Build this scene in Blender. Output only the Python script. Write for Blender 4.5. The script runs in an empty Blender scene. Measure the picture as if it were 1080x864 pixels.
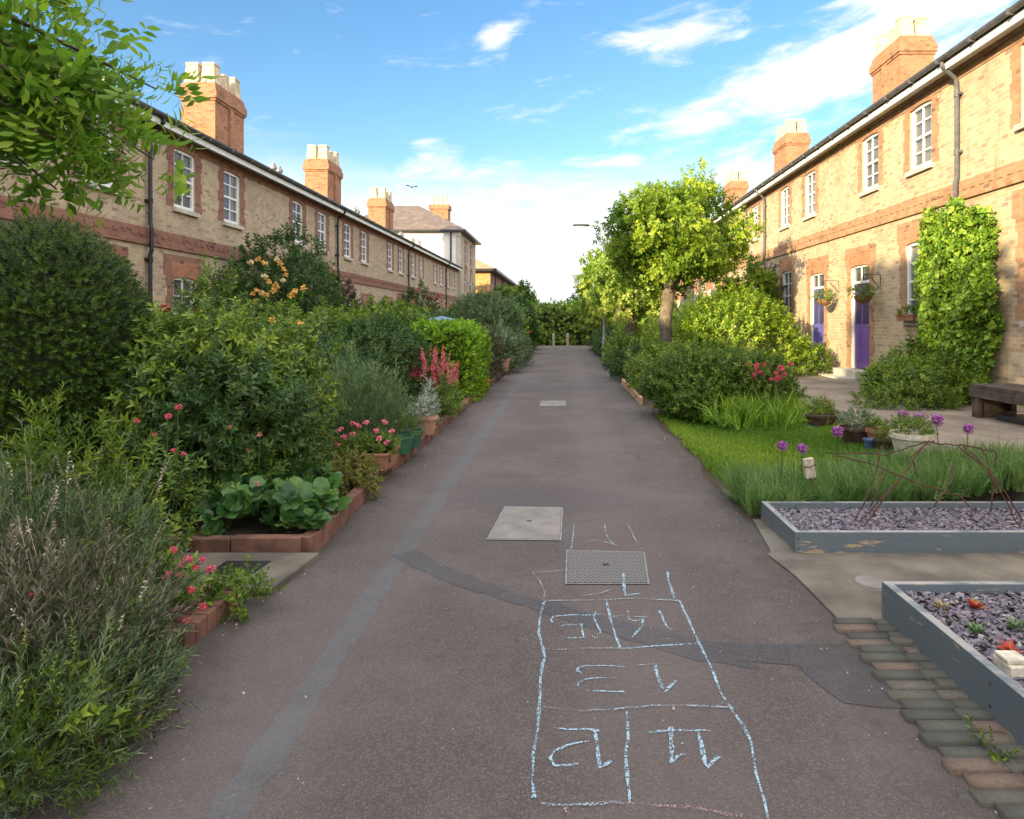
import bpy, math, random
import numpy as np
from mathutils import Vector, Matrix
R = math.radians
PI = math.pi
scene = bpy.context.scene
COL = scene.collection

# ------------------------------------------------------------------ camera
cam = bpy.data.cameras.new('camera')
camo = bpy.data.objects.new('camera', cam)
COL.objects.link(camo)
camo.location = (0, 0, 1.6)
camo.rotation_euler = (R(90), 0, 0)
cam.sensor_width = 36
cam.lens = 24
cam.shift_x = -57 / 1080
cam.shift_y = -93 / 1080
cam.clip_start = 0.05
cam.clip_end = 2000
scene.camera = camo
# ------------------------------------------------------------------ light
SUN_EL = R(14.0)
SUN_AZ = R(39.5)          # travel direction measured from +Y towards +X
sun = bpy.data.lights.new('sun', 'SUN')
sun.energy = 4.9
sun.angle = R(0.6)
sun.color = (1.0, 0.80, 0.47)
suno = bpy.data.objects.new('sun', sun)
COL.objects.link(suno)
sdir = Vector((math.sin(SUN_AZ) * math.cos(SUN_EL), math.cos(SUN_AZ) * math.cos(SUN_EL), -math.sin(SUN_EL)))
suno.rotation_euler = sdir.to_track_quat('-Z', 'Y').to_euler()
scene.view_settings.view_transform = 'Standard'
scene.view_settings.look = 'None'
scene.view_settings.gamma = 1
scene.view_settings.exposure = 1.5

# ------------------------------------------------------------------ node helper
class NT:
    def __init__(s, tree):
        s.t = tree
    def n(s, typ, **kw):
        nd = s.t.nodes.new(typ)
        for k, v in kw.items():
            setattr(nd, k, v)
        return nd
    def l(s, a, b):
        s.t.links.new(a, b)
    def m(s, op, a, b=None, c=None, clamp=False):
        nd = s.t.nodes.new('ShaderNodeMath'); nd.operation = op; nd.use_clamp = clamp
        for i, v in enumerate((a, b, c)):
            if v is None: continue
            if isinstance(v, (int, float)): nd.inputs[i].default_value = v
            else: s.l(v, nd.inputs[i])
        return nd.outputs[0]
    def mix(s, f, a, b, mode='MIX'):
        nd = s.t.nodes.new('ShaderNodeMix'); nd.data_type = 'RGBA'; nd.blend_type = mode
        for i, v in ((0, f), (6, a), (7, b)):
            if isinstance(v, (int, float)): nd.inputs[i].default_value = v
            elif isinstance(v, tuple): nd.inputs[i].default_value = (*v, 1)
            else: s.l(v, nd.inputs[i])
        return nd.outputs[2]
    def noise(s, vec, scale, detail=4, rough=.55, dist=0):
        nd = s.n('ShaderNodeTexNoise'); nd.inputs['Scale'].default_value = scale
        nd.inputs['Detail'].default_value = detail; nd.inputs['Roughness'].default_value = rough
        nd.inputs['Distortion'].default_value = dist
        if vec is not None: s.l(vec, nd.inputs['Vector'])
        return nd.outputs['Fac']
    def ramp(s, f, stops, interp='LINEAR'):
        nd = s.n('ShaderNodeValToRGB'); cr = nd.color_ramp; cr.interpolation = interp
        while len(cr.elements) < len(stops): cr.elements.new(.5)
        for e, (p, c) in zip(cr.elements, stops):
            e.position = p
            e.color = (c, c, c, 1) if isinstance(c, (int, float)) else (*c, 1)
        s.l(f, nd.inputs[0]); return nd.outputs[0]
    def smooth(s, v, a, b):
        nd = s.n('ShaderNodeMapRange'); nd.interpolation_type = 'SMOOTHSTEP'
        nd.inputs[1].default_value = a; nd.inputs[2].default_value = b
        s.l(v, nd.inputs[0]); return nd.outputs[0]

# ------------------------------------------------------------------ world: sky with clouds
world = bpy.data.worlds.new('World')
scene.world = world
world.use_nodes = True
W = NT(world.node_tree)
bg = world.node_tree.nodes['Background']
bg.inputs[1].default_value = 0.115
sky = W.n('ShaderNodeTexSky', sky_type='NISHITA')
sky.sun_disc = False
sky.sun_elevation = SUN_EL
sky.sun_rotation = PI + SUN_AZ
sky.air_density = 1.0; sky.dust_density = 0.6; sky.ozone_density = 2.0
tc = W.n('ShaderNodeTexCoord')
sp = W.n('ShaderNodeSeparateXYZ'); W.l(tc.outputs['Generated'], sp.inputs[0])
az = W.m('ARCTAN2', sp.outputs[0], sp.outputs[1])
el = W.m('ARCSINE', sp.outputs[2])
mp = W.n('ShaderNodeCombineXYZ'); W.l(az, mp.inputs[0]); W.l(W.m('MULTIPLY', el, 2.2), mp.inputs[1])
rot = W.n('ShaderNodeVectorRotate', rotation_type='Z_AXIS'); rot.inputs['Angle'].default_value = R(-24)
W.l(mp.outputs[0], rot.inputs['Vector'])
st = W.n('ShaderNodeMapping'); st.inputs['Scale'].default_value = (1, 1.6, 1); W.l(rot.outputs[0], st.inputs[0])
nz = W.noise(st.outputs[0], 9, 9, .62, .4)
nz2 = W.noise(mp.outputs[0], 5, 8, .58, .3)
def blob(a0, e0, ha, he, tilt, edge=1.0):
    a0, e0, ha, he, tilt = map(R, (a0, e0, ha, he, tilt))
    da = W.m('SUBTRACT', az, a0); de = W.m('SUBTRACT', el, e0)
    c, s_ = math.cos(tilt), math.sin(tilt)
    p = W.m('ADD', W.m('MULTIPLY', da, c / ha), W.m('MULTIPLY', de, s_ / ha))
    q = W.m('ADD', W.m('MULTIPLY', da, -s_ / he), W.m('MULTIPLY', de, c / he))
    r2 = W.m('ADD', W.m('MULTIPLY', p, p), W.m('MULTIPLY', q, q))
    return W.m('MULTIPLY', W.m('EXPONENT', W.m('MULTIPLY', r2, -1.0)), edge)
dens = None
for b in ((21, 19.0, 11, 2.6, 14, 1.35), (13, 16.3, 8, 1.4, 14, .9), (29, 22.5, 9, 3.0, 14, 1.2), (9.5, 22.3, 6.0, 1.5, 6, .85), (-6, 22.6, 2.0, 1.2, 25, .8),
          (15.5, 12.0, 4.5, 2.2, 0, .9), (3, 13, 6, .8, 2, .7), (-12, 14.5, 2.0, .8, 0, .5), (33, 12, 9, 4, 0, .8), (-3, 18, 5, 2.2, 10, .30),
          (14, 28, 5, 1.2, 10, .6), (-9, 12.2, 9, 1.6, 4, .62), (-1, 10.5, 9, 2.4, -3, .8), (10, 24.5, 7, .7, 12, .6), (6, 15.5, 4, .7, 10, .45), (-6, 19.5, 5, 1.6, -20, .38)):
    v = blob(*b)
    dens = v if dens is None else W.m('MAXIMUM', dens, v)
low = W.smooth(W.m('ADD', el, W.m('MULTIPLY', W.m('SUBTRACT', nz2, .5), .22)), R(14.5), R(6.5))
low = W.m('MULTIPLY', low, W.m('ADD', .75, W.m('MULTIPLY', W.smooth(az, R(-32), R(-8)), .35)))
c1 = W.smooth(W.m('ADD', W.m('MULTIPLY', dens, .60), W.m('MULTIPLY', W.m('SUBTRACT', nz, .5), 1.5)), .13, .64)
cl = W.m('MAXIMUM', c1, W.m('MULTIPLY', low, .95), None, True)
hs = W.n('ShaderNodeHueSaturation'); hs.inputs['Saturation'].default_value = 1.2; hs.inputs['Value'].default_value = .93
W.l(sky.outputs[0], hs.inputs['Color'])
skc = W.mix(cl, hs.outputs[0], (3.7, 3.75, 3.85))
# bright cloud cover added overhead and behind the viewpoint as fill for the shade
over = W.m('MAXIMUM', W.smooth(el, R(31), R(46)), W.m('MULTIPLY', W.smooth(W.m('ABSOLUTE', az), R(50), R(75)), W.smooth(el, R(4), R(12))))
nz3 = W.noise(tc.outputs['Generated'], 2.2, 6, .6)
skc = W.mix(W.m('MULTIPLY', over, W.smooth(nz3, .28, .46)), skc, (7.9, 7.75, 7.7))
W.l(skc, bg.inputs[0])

# ------------------------------------------------------------------ materials
MATS = {}
def newmat(name):
    m = bpy.data.materials.new(name); m.use_nodes = True
    t = NT(m.node_tree); b = m.node_tree.nodes['Principled BSDF']
    MATS[name] = m
    return m, t, b
def bump(t, b, h, dist=.004, strength=.6):
    nd = t.n('ShaderNodeBump'); nd.inputs['Distance'].default_value = dist; nd.inputs['Strength'].default_value = strength
    t.l(h, nd.inputs['Height']); t.l(nd.outputs[0], b.inputs['Normal'])
def pos(t):
    return t.n('ShaderNodeNewGeometry').outputs['Position']
def plain(name, c, rough=.6, var=.25, scale=6, metal=0, spec=.4, bumpd=.002, fine=60):
    m, t, b = newmat(name)
    p = pos(t); n1 = t.noise(p, scale, 5); n2 = t.noise(p, fine, 3)
    lo = tuple(x * (1 - var) for x in c); hi = tuple(min(1, x * (1 + var)) for x in c)
    cc = t.mix(t.smooth(n1, .3, .7), lo, hi)
    cc = t.mix(t.m('MULTIPLY', t.smooth(n2, .35, .7), .25), cc, tuple(x * .6 for x in c))
    t.l(cc, b.inputs['Base Color'])
    b.inputs['Roughness'].default_value = rough; b.inputs['Metallic'].default_value = metal
    b.inputs['Specular IOR Level'].default_value = spec
    bump(t, b, n2, bumpd, .5)
    return m
def facecoord(t, sx=1, sz=1):
    g = t.n('ShaderNodeNewGeometry')
    p = t.n('ShaderNodeSeparateXYZ'); t.l(g.outputs['Position'], p.inputs[0])
    nn = t.n('ShaderNodeSeparateXYZ'); t.l(g.outputs['True Normal'], nn.inputs[0])
    f = t.m('GREATER_THAN', t.m('ABSOLUTE', nn.outputs[0]), .6)
    h = t.m('ADD', t.m('MULTIPLY', p.outputs[1], f), t.m('MULTIPLY', p.outputs[0], t.m('SUBTRACT', 1, f)))
    c = t.n('ShaderNodeCombineXYZ'); t.l(h, c.inputs[0]); t.l(p.outputs[2], c.inputs[1])
    return g.outputs['Position'], c.outputs[0]
def brickmat(name, ca, cb, cdark, mortar, bw=.172, bh=.075, stain=.35):
    m, t, b = newmat(name)
    p, fc = facecoord(t)
    br = t.n('ShaderNodeTexBrick'); t.l(fc, br.inputs['Vector'])
    br.inputs['Scale'].default_value = 1; br.inputs['Brick Width'].default_value = bw; br.inputs['Row Height'].default_value = bh
    br.inputs['Mortar Size'].default_value = .008; br.inputs['Mortar Smooth'].default_value = .25
    br.inputs['Color1'].default_value = (0, 0, 0, 1); br.inputs['Color2'].default_value = (1, 1, 1, 1); br.inputs['Mortar'].default_value = (.5, .5, .5, 1)
    br.offset = .5
    rnd = br.outputs['Color']
    col = t.ramp(rnd, [(0, cdark), (.07, cb), (.35, ca), (.75, tuple(x * 1.18 for x in ca)), (1, tuple(x * .85 for x in ca))])
    n1 = t.noise(p, 1.3, 6, .6); n2 = t.noise(p, 45, 4); n3 = t.noise(p, 7, 4)
    col = t.mix(t.m('MULTIPLY', t.smooth(n2, .4, .75), .3), col, tuple(x * .45 for x in ca))
    col = t.mix(t.m('MULTIPLY', t.smooth(n3, .52, .75), .22), col, tuple(min(1, x * 1.35) for x in ca))
    col = t.mix(br.outputs['Fac'], col, mortar)
    col = t.mix(t.m('MULTIPLY', t.smooth(n1, .45, .75), stain), col, tuple(x * .42 for x in ca))
    ms = t.n('ShaderNodeMapping'); ms.inputs['Scale'].default_value = (2.2, 2.2, .28); t.l(p, ms.inputs[0])
    n6 = t.noise(ms.outputs[0], 2.0, 5, .6)
    col = t.mix(t.m('MULTIPLY', t.smooth(n6, .56, .78), .45), col, tuple(x * .38 for x in ca))
    t.l(col, b.inputs['Base Color']); b.inputs['Roughness'].default_value = .9; b.inputs['Specular IOR Level'].default_value = .2
    h = t.m('ADD', t.m('MULTIPLY', br.outputs['Fac'], -1), t.m('MULTIPLY', n2, .35))
    bump(t, b, h, .008, .9)
    return m
BR_Y = brickmat('yellow_stock_brick', (.43, .325, .21), (.36, .26, .165), (.26, .18, .125), (.46, .41, .34))
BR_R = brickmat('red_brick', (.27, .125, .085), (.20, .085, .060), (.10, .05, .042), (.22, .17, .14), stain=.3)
BR_S = brickmat('sunlit_tint_red_brick', (.36, .20, .115), (.29, .15, .085), (.16, .09, .06), (.28, .22, .16), stain=.3)  # red brick again, with the right terrace's sunlight put into its colour
BR_O = brickmat('orange_brick', (.37, .165, .085), (.29, .12, .07), (.14, .07, .05), (.30, .23, .17), stain=.4)
BR_B = brickmat('buff_block', (.48, .26, .10), (.42, .22, .09), (.35, .18, .08), (.42, .28, .15), stain=.1)
WHITE = plain('white_paint', (.74, .74, .72), .35, .06, 3, bumpd=.0006)
CREAM = plain('weathered_stone', (.46, .43, .37), .85, .2, 5, fine=40)
RENDERW = plain('white_render', (.78, .74, .69), .85, .05, 1)
BLACKP = plain('black_iron', (.018, .018, .022), .38, .3, 10, bumpd=.0006)
GREYP = plain('grey_plastic', (.09, .09, .10), .4, .25, 8, bumpd=.0006)
POTC = plain('chimney_clay', (.52, .43, .30), .9, .3, 4, fine=30)
TERRA = plain('terracotta', (.29, .14, .085), .85, .25, 9)
TERRA2 = plain('pale_terracotta', (.42, .24, .16), .85, .25, 9)
GLAZEB = plain('blue_glaze', (.06, .10, .20), .3, .3, 12)
GLAZEK = plain('brown_glaze', (.07, .045, .035), .35, .35, 12)
GREENP = plain('green_plastic', (.035, .11, .065), .45, .2, 9, bumpd=.0006)
STONEW = plain('pale_reconstituted_stone', (.50, .46, .38), .9, .25, 25, fine=90)
CONC = plain('concrete', (.125, .112, .092), .92, .42, 2.2, fine=90, bumpd=.004)
SLABM = plain('slab_stone', (.20, .165, .135), .9, .3, 1.7, fine=70, bumpd=.004)
COVERM = plain('cover_concrete', (.185, .172, .165), .9, .18, 6, fine=140, bumpd=.003)
STEEL = plain('galvanised_steel', (.23, .235, .24), .5, .25, 14, metal=.35, fine=120)
LAMPM = plain('lamp_grey_paint', (.28, .29, .30), .5, .2, 5)
BARK = plain('bark', (.13, .105, .08), .95, .4, 9, fine=35, bumpd=.02)
TWIG = plain('twig_brown', (.12, .085, .055), .9, .4, 20)
RUST = plain('rusty_wire', (.085, .035, .028), .85, .4, 30)
OLDWOOD = plain('old_dark_wood', (.055, .042, .034), .85, .45, 9, fine=50, bumpd=.006)
TAGW = plain('pale_driftwood', (.42, .37, .30), .9, .3, 20)
BASKET = plain('basket_coir', (.16, .095, .045), .95, .4, 30)
PURPLE = plain('purple_door_paint', (.17, .085, .34), .3, .12, 3, bumpd=.0004)
INDIGO = plain('indigo_door_paint', (.12, .11, .38), .3, .12, 3, bumpd=.0004)
GREEND = plain('green_door_paint', (.02, .07, .04), .3, .12, 3, bumpd=.0004)
CANVAS = plain('blue_canvas', (.11, .20, .34), .8, .12, 4)
BIRDM = plain('bird_plumage', (.02, .02, .022), .7, .3, 20)
TUB = plain('dark_tub', (.02, .022, .03), .5, .3, 20)
PINK = plain('pink_petal', (.80, .20, .30), .6, .25, 60)
REDV = plain('crimson_petal', (.70, .10, .17), .7, .35, 50)
REDD = plain('deep_red_petal', (.42, .012, .02), .6, .3, 50)
PALEP = plain('blush_petal', (.55, .22, .18), .6, .3, 50)
YELR = plain('apricot_petal', (.80, .48, .13), .6, .25, 50)
CREAMP = plain('cream_petal', (.78, .64, .36), .6, .2, 50)
ALLIUM = plain('allium_purple', (.40, .12, .42), .7, .35, 90)
SILV = plain('silver_leaf', (.36, .40, .37), .8, .2, 40)
ORANGE = plain('orange_paint', (.65, .16, .015), .5, .1, 10)

def glassmat():
    m, t, b = newmat('window_glass')
    n = t.noise(pos(t), .9, 3)
    t.l(t.mix(t.smooth(n, .35, .65), (.02, .025, .035), (.16, .17, .19)), b.inputs['Base Color'])
    b.inputs['Roughness'].default_value = .04; b.inputs['Specular IOR Level'].default_value = .9
    h = t.noise(pos(t), 2.2, 2); bump(t, b, h, .01, .25)
    tr = t.n('ShaderNodeBsdfTransparent'); mx = t.n('ShaderNodeMixShader'); mx.inputs[0].default_value = .45
    t.l(tr.outputs[0], mx.inputs[1]); t.l(b.outputs[0], mx.inputs[2]); t.l(mx.outputs[0], t.t.nodes['Material Output'].inputs[0])
    return m
GLASS = glassmat()
def slatemat(name, c1, c2, w=.3, h=.2):
    m, t, b = newmat(name)
    p = t.n('ShaderNodeSeparateXYZ'); t.l(pos(t), p.inputs[0])
    c = t.n('ShaderNodeCombineXYZ'); t.l(p.outputs[1], c.inputs[0]); t.l(p.outputs[2], c.inputs[1])
    br = t.n('ShaderNodeTexBrick'); t.l(c.outputs[0], br.inputs['Vector']); br.inputs['Scale'].default_value = 1
    br.inputs['Brick Width'].default_value = w; br.inputs['Row Height'].default_value = h * .4; br.inputs['Mortar Size'].default_value = .006
    br.inputs['Color1'].default_value = (*c1, 1); br.inputs['Color2'].default_value = (*c2, 1); br.inputs['Mortar'].default_value = (.01, .01, .01, 1)
    n = t.noise(pos(t), 2, 5)
    t.l(t.mix(t.m('MULTIPLY', t.smooth(n, .4, .7), .5), br.outputs['Color'], tuple(x * 1.6 for x in c1)), b.inputs['Base Color'])
    b.inputs['Roughness'].default_value = .6
    bump(t, b, t.m('MULTIPLY', br.outputs['Fac'], -1), .01, .8)
    return m
SLATE = slatemat('roof_slate', (.045, .045, .05), (.07, .065, .07))
ROOFB = slatemat('roof_brown_tile', (.14, .10, .075), (.10, .075, .06))
ROOFT = slatemat('roof_tan_tile', (.30, .20, .10), (.24, .16, .09), .25, .5)

def asphalt(name, base, grain, mott=.35, light=.5):
    m, t, b = newmat(name)
    p = pos(t)
    n1 = t.noise(p, .9, 6, .6); n2 = t.noise(p, 210, 2, .6); n3 = t.noise(p, 6, 5, .65)
    vo = t.n('ShaderNodeTexVoronoi'); vo.inputs['Scale'].default_value = 150; t.l(p, vo.inputs['Vector'])
    sp_ = t.n('ShaderNodeSeparateColor'); t.l(vo.outputs['Color'], sp_.inputs[0])
    stone = t.smooth(sp_.outputs[0], .45, .95)
    c = t.mix(t.m('MULTIPLY', stone, light), base, grain)
    c = t.mix(t.m('MULTIPLY', t.smooth(n2, .42, .68), .72), c, tuple(x * .38 for x in base))
    c = t.mix(t.m('MULTIPLY', t.smooth(n1, .4, .68), mott), c, tuple(x * 1.75 for x in base))
    c = t.mix(t.m('MULTIPLY', t.smooth(n3, .5, .75), mott * .8), c, tuple(x * .5 for x in base))
    sx = t.n('ShaderNodeSeparateXYZ'); t.l(p, sx.inputs[0])
    n5 = t.noise(p, .35, 4, .6)
    wear = t.m('MULTIPLY', t.smooth(t.m('ADD', t.m('MULTIPLY', t.m('SINE', t.m('MULTIPLY', sx.outputs[0], 4.2)), .18), n5), .42, .75), .42)
    c = t.mix(wear, c, tuple(x * 1.5 for x in base))
    edge = t.smooth(t.m('ADD', t.m('ABSOLUTE', t.m('ADD', sx.outputs[0], .19)), t.m('MULTIPLY', n3, .5)), 1.5, 1.95)
    c = t.mix(t.m('MULTIPLY', edge, .55), c, (.05, .043, .036))
    pd = t.n('ShaderNodeVectorMath'); pd.operation = 'ADD'; t.l(p, pd.inputs[0])
    nd = t.n('ShaderNodeTexNoise'); nd.inputs['Scale'].default_value = 1.8; t.l(p, nd.inputs['Vector']); sc_ = t.n('ShaderNodeVectorMath'); sc_.operation = 'SCALE'; sc_.inputs['Scale'].default_value = .6; t.l(nd.outputs['Color'], sc_.inputs[0]); t.l(sc_.outputs[0], pd.inputs[1])
    vc = t.n('ShaderNodeTexVoronoi'); vc.feature = 'DISTANCE_TO_EDGE'; vc.inputs['Scale'].default_value = .55; t.l(pd.outputs[0], vc.inputs['Vector'])
    crack = t.m('MULTIPLY', t.m('LESS_THAN', vc.outputs['Distance'], .0032), t.smooth(n5, .52, .60))
    c = t.mix(t.m('MULTIPLY', crack, .75), c, (.03, .026, .025))
    # bright grit specks
    v2 = t.n('ShaderNodeTexVoronoi'); v2.inputs['Scale'].default_value = 16; t.l(p, v2.inputs['Vector'])
    s2 = t.n('ShaderNodeSeparateColor'); t.l(v2.outputs['Color'], s2.inputs[0])
    speck = t.m('MULTIPLY', t.m('LESS_THAN', v2.outputs['Distance'], .075), t.m('GREATER_THAN', s2.outputs[1], .72))
    c = t.mix(t.m('MULTIPLY', speck, .75), c, (.34, .30, .26))
    t.l(c, b.inputs['Base Color']); b.inputs['Roughness'].default_value = .88; b.inputs['Specular IOR Level'].default_value = .3
    bump(t, b, t.m('SUBTRACT', n2, t.m('MULTIPLY', vo.outputs['Distance'], .9)), .006, 1.0)
    return m
ASPH = asphalt('path_asphalt', (.096, .081, .080), (.27, .235, .23), .4, .38)
ASPG = asphalt('patch_asphalt', (.096, .093, .100), (.20, .19, .20), .45, .45)
ASPT = asphalt('trench_asphalt', (.076, .072, .080), (.16, .15, .16), .3, .4)
ASPD = asphalt('dark_patch_asphalt', (.100, .085, .090), (.20, .175, .18), .2, .45)
def soilmat():
    m, t, b = newmat('garden_soil')
    p = pos(t); n = t.noise(p, 4, 6); n2 = t.noise(p, 60, 3)
    t.l(t.mix(t.smooth(n2, .3, .7), t.mix(n, (.05, .035, .02), (.09, .065, .04)), (.03, .022, .014)), b.inputs['Base Color'])
    b.inputs['Roughness'].default_value = 1; bump(t, b, n2, .02, 1)
    return m
SOIL = soilmat()
def grassground():
    m, t, b = newmat('meadow_grass')
    p = pos(t); n = t.noise(p, .5, 6); n2 = t.noise(p, 30, 3)
    t.l(t.mix(n2, t.mix(n, (.03, .06, .015), (.07, .10, .03)), (.03, .045, .012)), b.inputs['Base Color'])
    b.inputs['Roughness'].default_value = 1; bump(t, b, n2, .03, 1)
    return m
GRG = grassground()
def slategravel():
    m, t, b = newmat('slate_chippings')
    g = t.n('ShaderNodeAttribute'); g.attribute_name = 'tone'
    c = t.ramp(g.outputs['Fac'], [(0, (.05, .045, .06)), (.35, (.105, .09, .125)), (.7, (.15, .13, .17)), (.93, (.20, .175, .20)), (1, (.30, .27, .26))])
    t.l(c, b.inputs['Base Color']); b.inputs['Roughness'].default_value = .65
    return m
CHIP = slategravel()
def paintwood():
    m, t, b = newmat('blue_grey_painted_board')
    p = pos(t); mpn = t.n('ShaderNodeMapping'); mpn.inputs['Scale'].default_value = (1, 1, 5); t.l(p, mpn.inputs[0])
    n = t.noise(mpn.outputs[0], 5, 6, .65); n2 = t.noise(p, 2.5, 4); n3 = t.noise(mpn.outputs[0], 30, 4)
    c = t.mix(n2, (.085, .112, .135), (.125, .155, .18))
    c = t.mix(t.m('MULTIPLY', t.smooth(n3, .4, .8), .4), c, (.05, .06, .07))
    s = t.n('ShaderNodeSeparateXYZ'); t.l(p, s.inputs[0])
    wear = t.m('ADD', n, t.m('MULTIPLY', t.smooth(s.outputs[2], .045, .0), .16))
    c = t.mix(t.smooth(wear, .625, .67), c, (.34, .25, .16))
    g = t.n('ShaderNodeNewGeometry'); nn = t.n('ShaderNodeSeparateXYZ'); t.l(g.outputs['Normal'], nn.inputs[0])
    top = t.m('MULTIPLY', t.smooth(nn.outputs[2], .5, .9), t.smooth(n, .36, .56))
    c = t.mix(t.m('MULTIPLY', top, .75), c, (.30, .29, .28))
    t.l(c, b.inputs['Base Color']); b.inputs['Roughness'].default_value = .6
    bump(t, b, n3, .003, .6)
    return m
BOARD = paintwood()
def chalkmat(name, c, thr=.47):
    m, t, b = newmat(name)
    p = pos(t); n = t.noise(p, 130, 3, .7); n2 = t.noise(p, 9, 3)
    b.inputs['Base Color'].default_value = (*c, 1); b.inputs['Roughness'].default_value = 1
    tr = t.n('ShaderNodeBsdfTransparent'); mx = t.n('ShaderNodeMixShader')
    t.l(t.smooth(t.m('ADD', n, t.m('MULTIPLY', t.m('SUBTRACT', n2, .5), .35)), thr - .03, thr + .06), mx.inputs[0])
    t.l(tr.outputs[0], mx.inputs[1]); t.l(b.outputs[0], mx.inputs[2])
    t.l(mx.outputs[0], t.t.nodes['Material Output'].inputs[0])
    return m
CHALK = chalkmat('blue_chalk', (.30, .45, .56), .485)
CHALKF = chalkmat('faint_chalk', (.30, .38, .45), .515)
CHALKP = chalkmat('pink_chalk', (.50, .27, .34), .56)
def pavermat():
    m, t, b = newmat('worn_paver')
    g = t.n('ShaderNodeAttribute'); g.attribute_name = 'tone'
    c = t.ramp(g.outputs['Fac'], [(0, (.06, .058, .055)), (.45, (.085, .082, .07)), (.8, (.12, .10, .085)), (1, (.16, .105, .085))])
    n = t.noise(pos(t), 55, 6, .7)
    c = t.mix(t.m('MULTIPLY', t.smooth(n, .4, .7), .6), c, (.05, .06, .035))
    t.l(c, b.inputs['Base Color']); b.inputs['Roughness'].default_value = .95; bump(t, b, n, .003, 1)
    return m
PAVER = pavermat()
def checkmat():
    m, t, b = newmat('chequered_steel')
    p = pos(t)
    ck = t.n('ShaderNodeTexBrick'); ck.inputs['Scale'].default_value = 1; ck.inputs['Brick Width'].default_value = .034; ck.inputs['Row Height'].default_value = .026
    ck.inputs['Mortar Size'].default_value = .005; t.l(p, ck.inputs['Vector'])
    n = t.noise(p, 8, 4)
    t.l(t.mix(ck.outputs['Fac'], t.mix(n, (.15, .14, .135), (.22, .205, .20)), (.075, .065, .062)), b.inputs['Base Color'])
    b.inputs['Roughness'].default_value = .6; b.inputs['Metallic'].default_value = .3
    bump(t, b, t.m('MULTIPLY', ck.outputs['Fac'], -1), .004, 1)
    return m
CHECK = checkmat()

def leafmat(name, stops, trans=.35, rough=.45, spec=.35):
    """foliage: colour picked per leaf from the mesh attribute 'tone'"""
    m, t, b = newmat(name)
    g = t.n('ShaderNodeAttribute'); g.attribute_name = 'tone'
    k = len(stops)
    c = t.ramp(g.outputs['Fac'], [(i / (k - 1), s_) for i, s_ in enumerate(stops)])
    t.l(c, b.inputs['Base Color']); b.inputs['Roughness'].default_value = rough; b.inputs['Specular IOR Level'].default_value = spec
    tl = t.n('ShaderNodeBsdfTranslucent')
    cc = t.mix(1.0, c, (1.0, 1.15, .45), 'MULTIPLY'); bc = t.n('ShaderNodeBrightContrast'); t.l(cc, bc.inputs[0]); bc.inputs['Bright'].default_value = .02
    t.l(bc.outputs[0], tl.inputs[0])
    mx = t.n('ShaderNodeMixShader'); mx.inputs[0].default_value = trans
    t.l(b.outputs[0], mx.inputs[1]); t.l(tl.outputs[0], mx.inputs[2]); t.l(mx.outputs[0], t.t.nodes['Material Output'].inputs[0])
    return m
L_YEW = leafmat('yew_needles', [(0.017, 0.042, 0.003), (0.032, 0.073, 0.004), (0.052, 0.107, 0.006), (0.092, 0.159, 0.009)], .2)
L_MID = leafmat('mid_green_leaves', [(0.057, 0.109, 0.016), (0.097, 0.172, 0.023), (0.158, 0.254, 0.029), (0.290, 0.362, 0.046)])
L_DARK = leafmat('dark_green_leaves', [(0.023, 0.056, 0.016), (0.040, 0.094, 0.023), (0.068, 0.137, 0.031), (0.127, 0.203, 0.046)])
L_LIME = leafmat('lime_leaves', [(0.059, 0.111, 0.016), (0.109, 0.185, 0.021), (0.168, 0.259, 0.029), (0.297, 0.333, 0.041)])
L_BOX = leafmat('bright_box_leaves', [(0.072, 0.155, 0.014), (0.144, 0.273, 0.022), (0.240, 0.419, 0.029), (0.408, 0.564, 0.043)])
L_GREY = leafmat('grey_green_leaves', [(0.068, 0.113, 0.052), (0.115, 0.174, 0.086), (0.176, 0.250, 0.127), (0.270, 0.333, 0.184)], .2)
L_PALE = leafmat('pale_lavender_leaves', [(0.095, 0.162, 0.081), (0.162, 0.257, 0.121), (0.243, 0.338, 0.176), (0.351, 0.432, 0.270)], .3)
L_DRY = leafmat('dry_lavender', [(.07, .075, .05), (.12, .125, .085), (.19, .18, .13), (.27, .24, .20)], .2)
L_OLV = leafmat('olive_brown_leaves', [(0.054, 0.060, 0.036), (0.084, 0.090, 0.054), (0.120, 0.120, 0.072), (0.180, 0.144, 0.084)], .25)
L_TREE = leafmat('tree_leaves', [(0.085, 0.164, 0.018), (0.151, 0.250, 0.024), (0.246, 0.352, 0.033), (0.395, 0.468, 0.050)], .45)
L_TREEL = leafmat('sunlit_tint_tree_leaves', [(0.132, 0.224, 0.040), (0.224, 0.330, 0.053), (0.330, 0.436, 0.079), (0.475, 0.528, 0.132)], .45)  # paler, yellower tree leaves: the sunlit look is put into the colour
L_GRASS = leafmat('grass_blades', [(0.075, 0.162, 0.013), (0.131, 0.259, 0.020), (0.206, 0.341, 0.029), (0.375, 0.438, 0.066)], .35)
L_LGRASS = leafmat('long_grass_blades', [(0.054, 0.125, 0.039), (0.096, 0.188, 0.055), (0.144, 0.250, 0.072), (0.264, 0.325, 0.110)], .35)
L_BERG = leafmat('bergenia_leaves', [(0.025, 0.075, 0.021), (0.042, 0.112, 0.028), (0.063, 0.156, 0.038), (0.112, 0.200, 0.043)], .2, .35)
L_ASH = leafmat('overhanging_leaves', [(0.088, 0.189, 0.019), (0.144, 0.275, 0.026), (0.224, 0.377, 0.039), (0.352, 0.464, 0.065)], .5)
L_RUSS = leafmat('dark_russet_leaves', [(.025, .022, .018), (.045, .03, .025), (.06, .055, .03), (.09, .06, .045)], .2)
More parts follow.
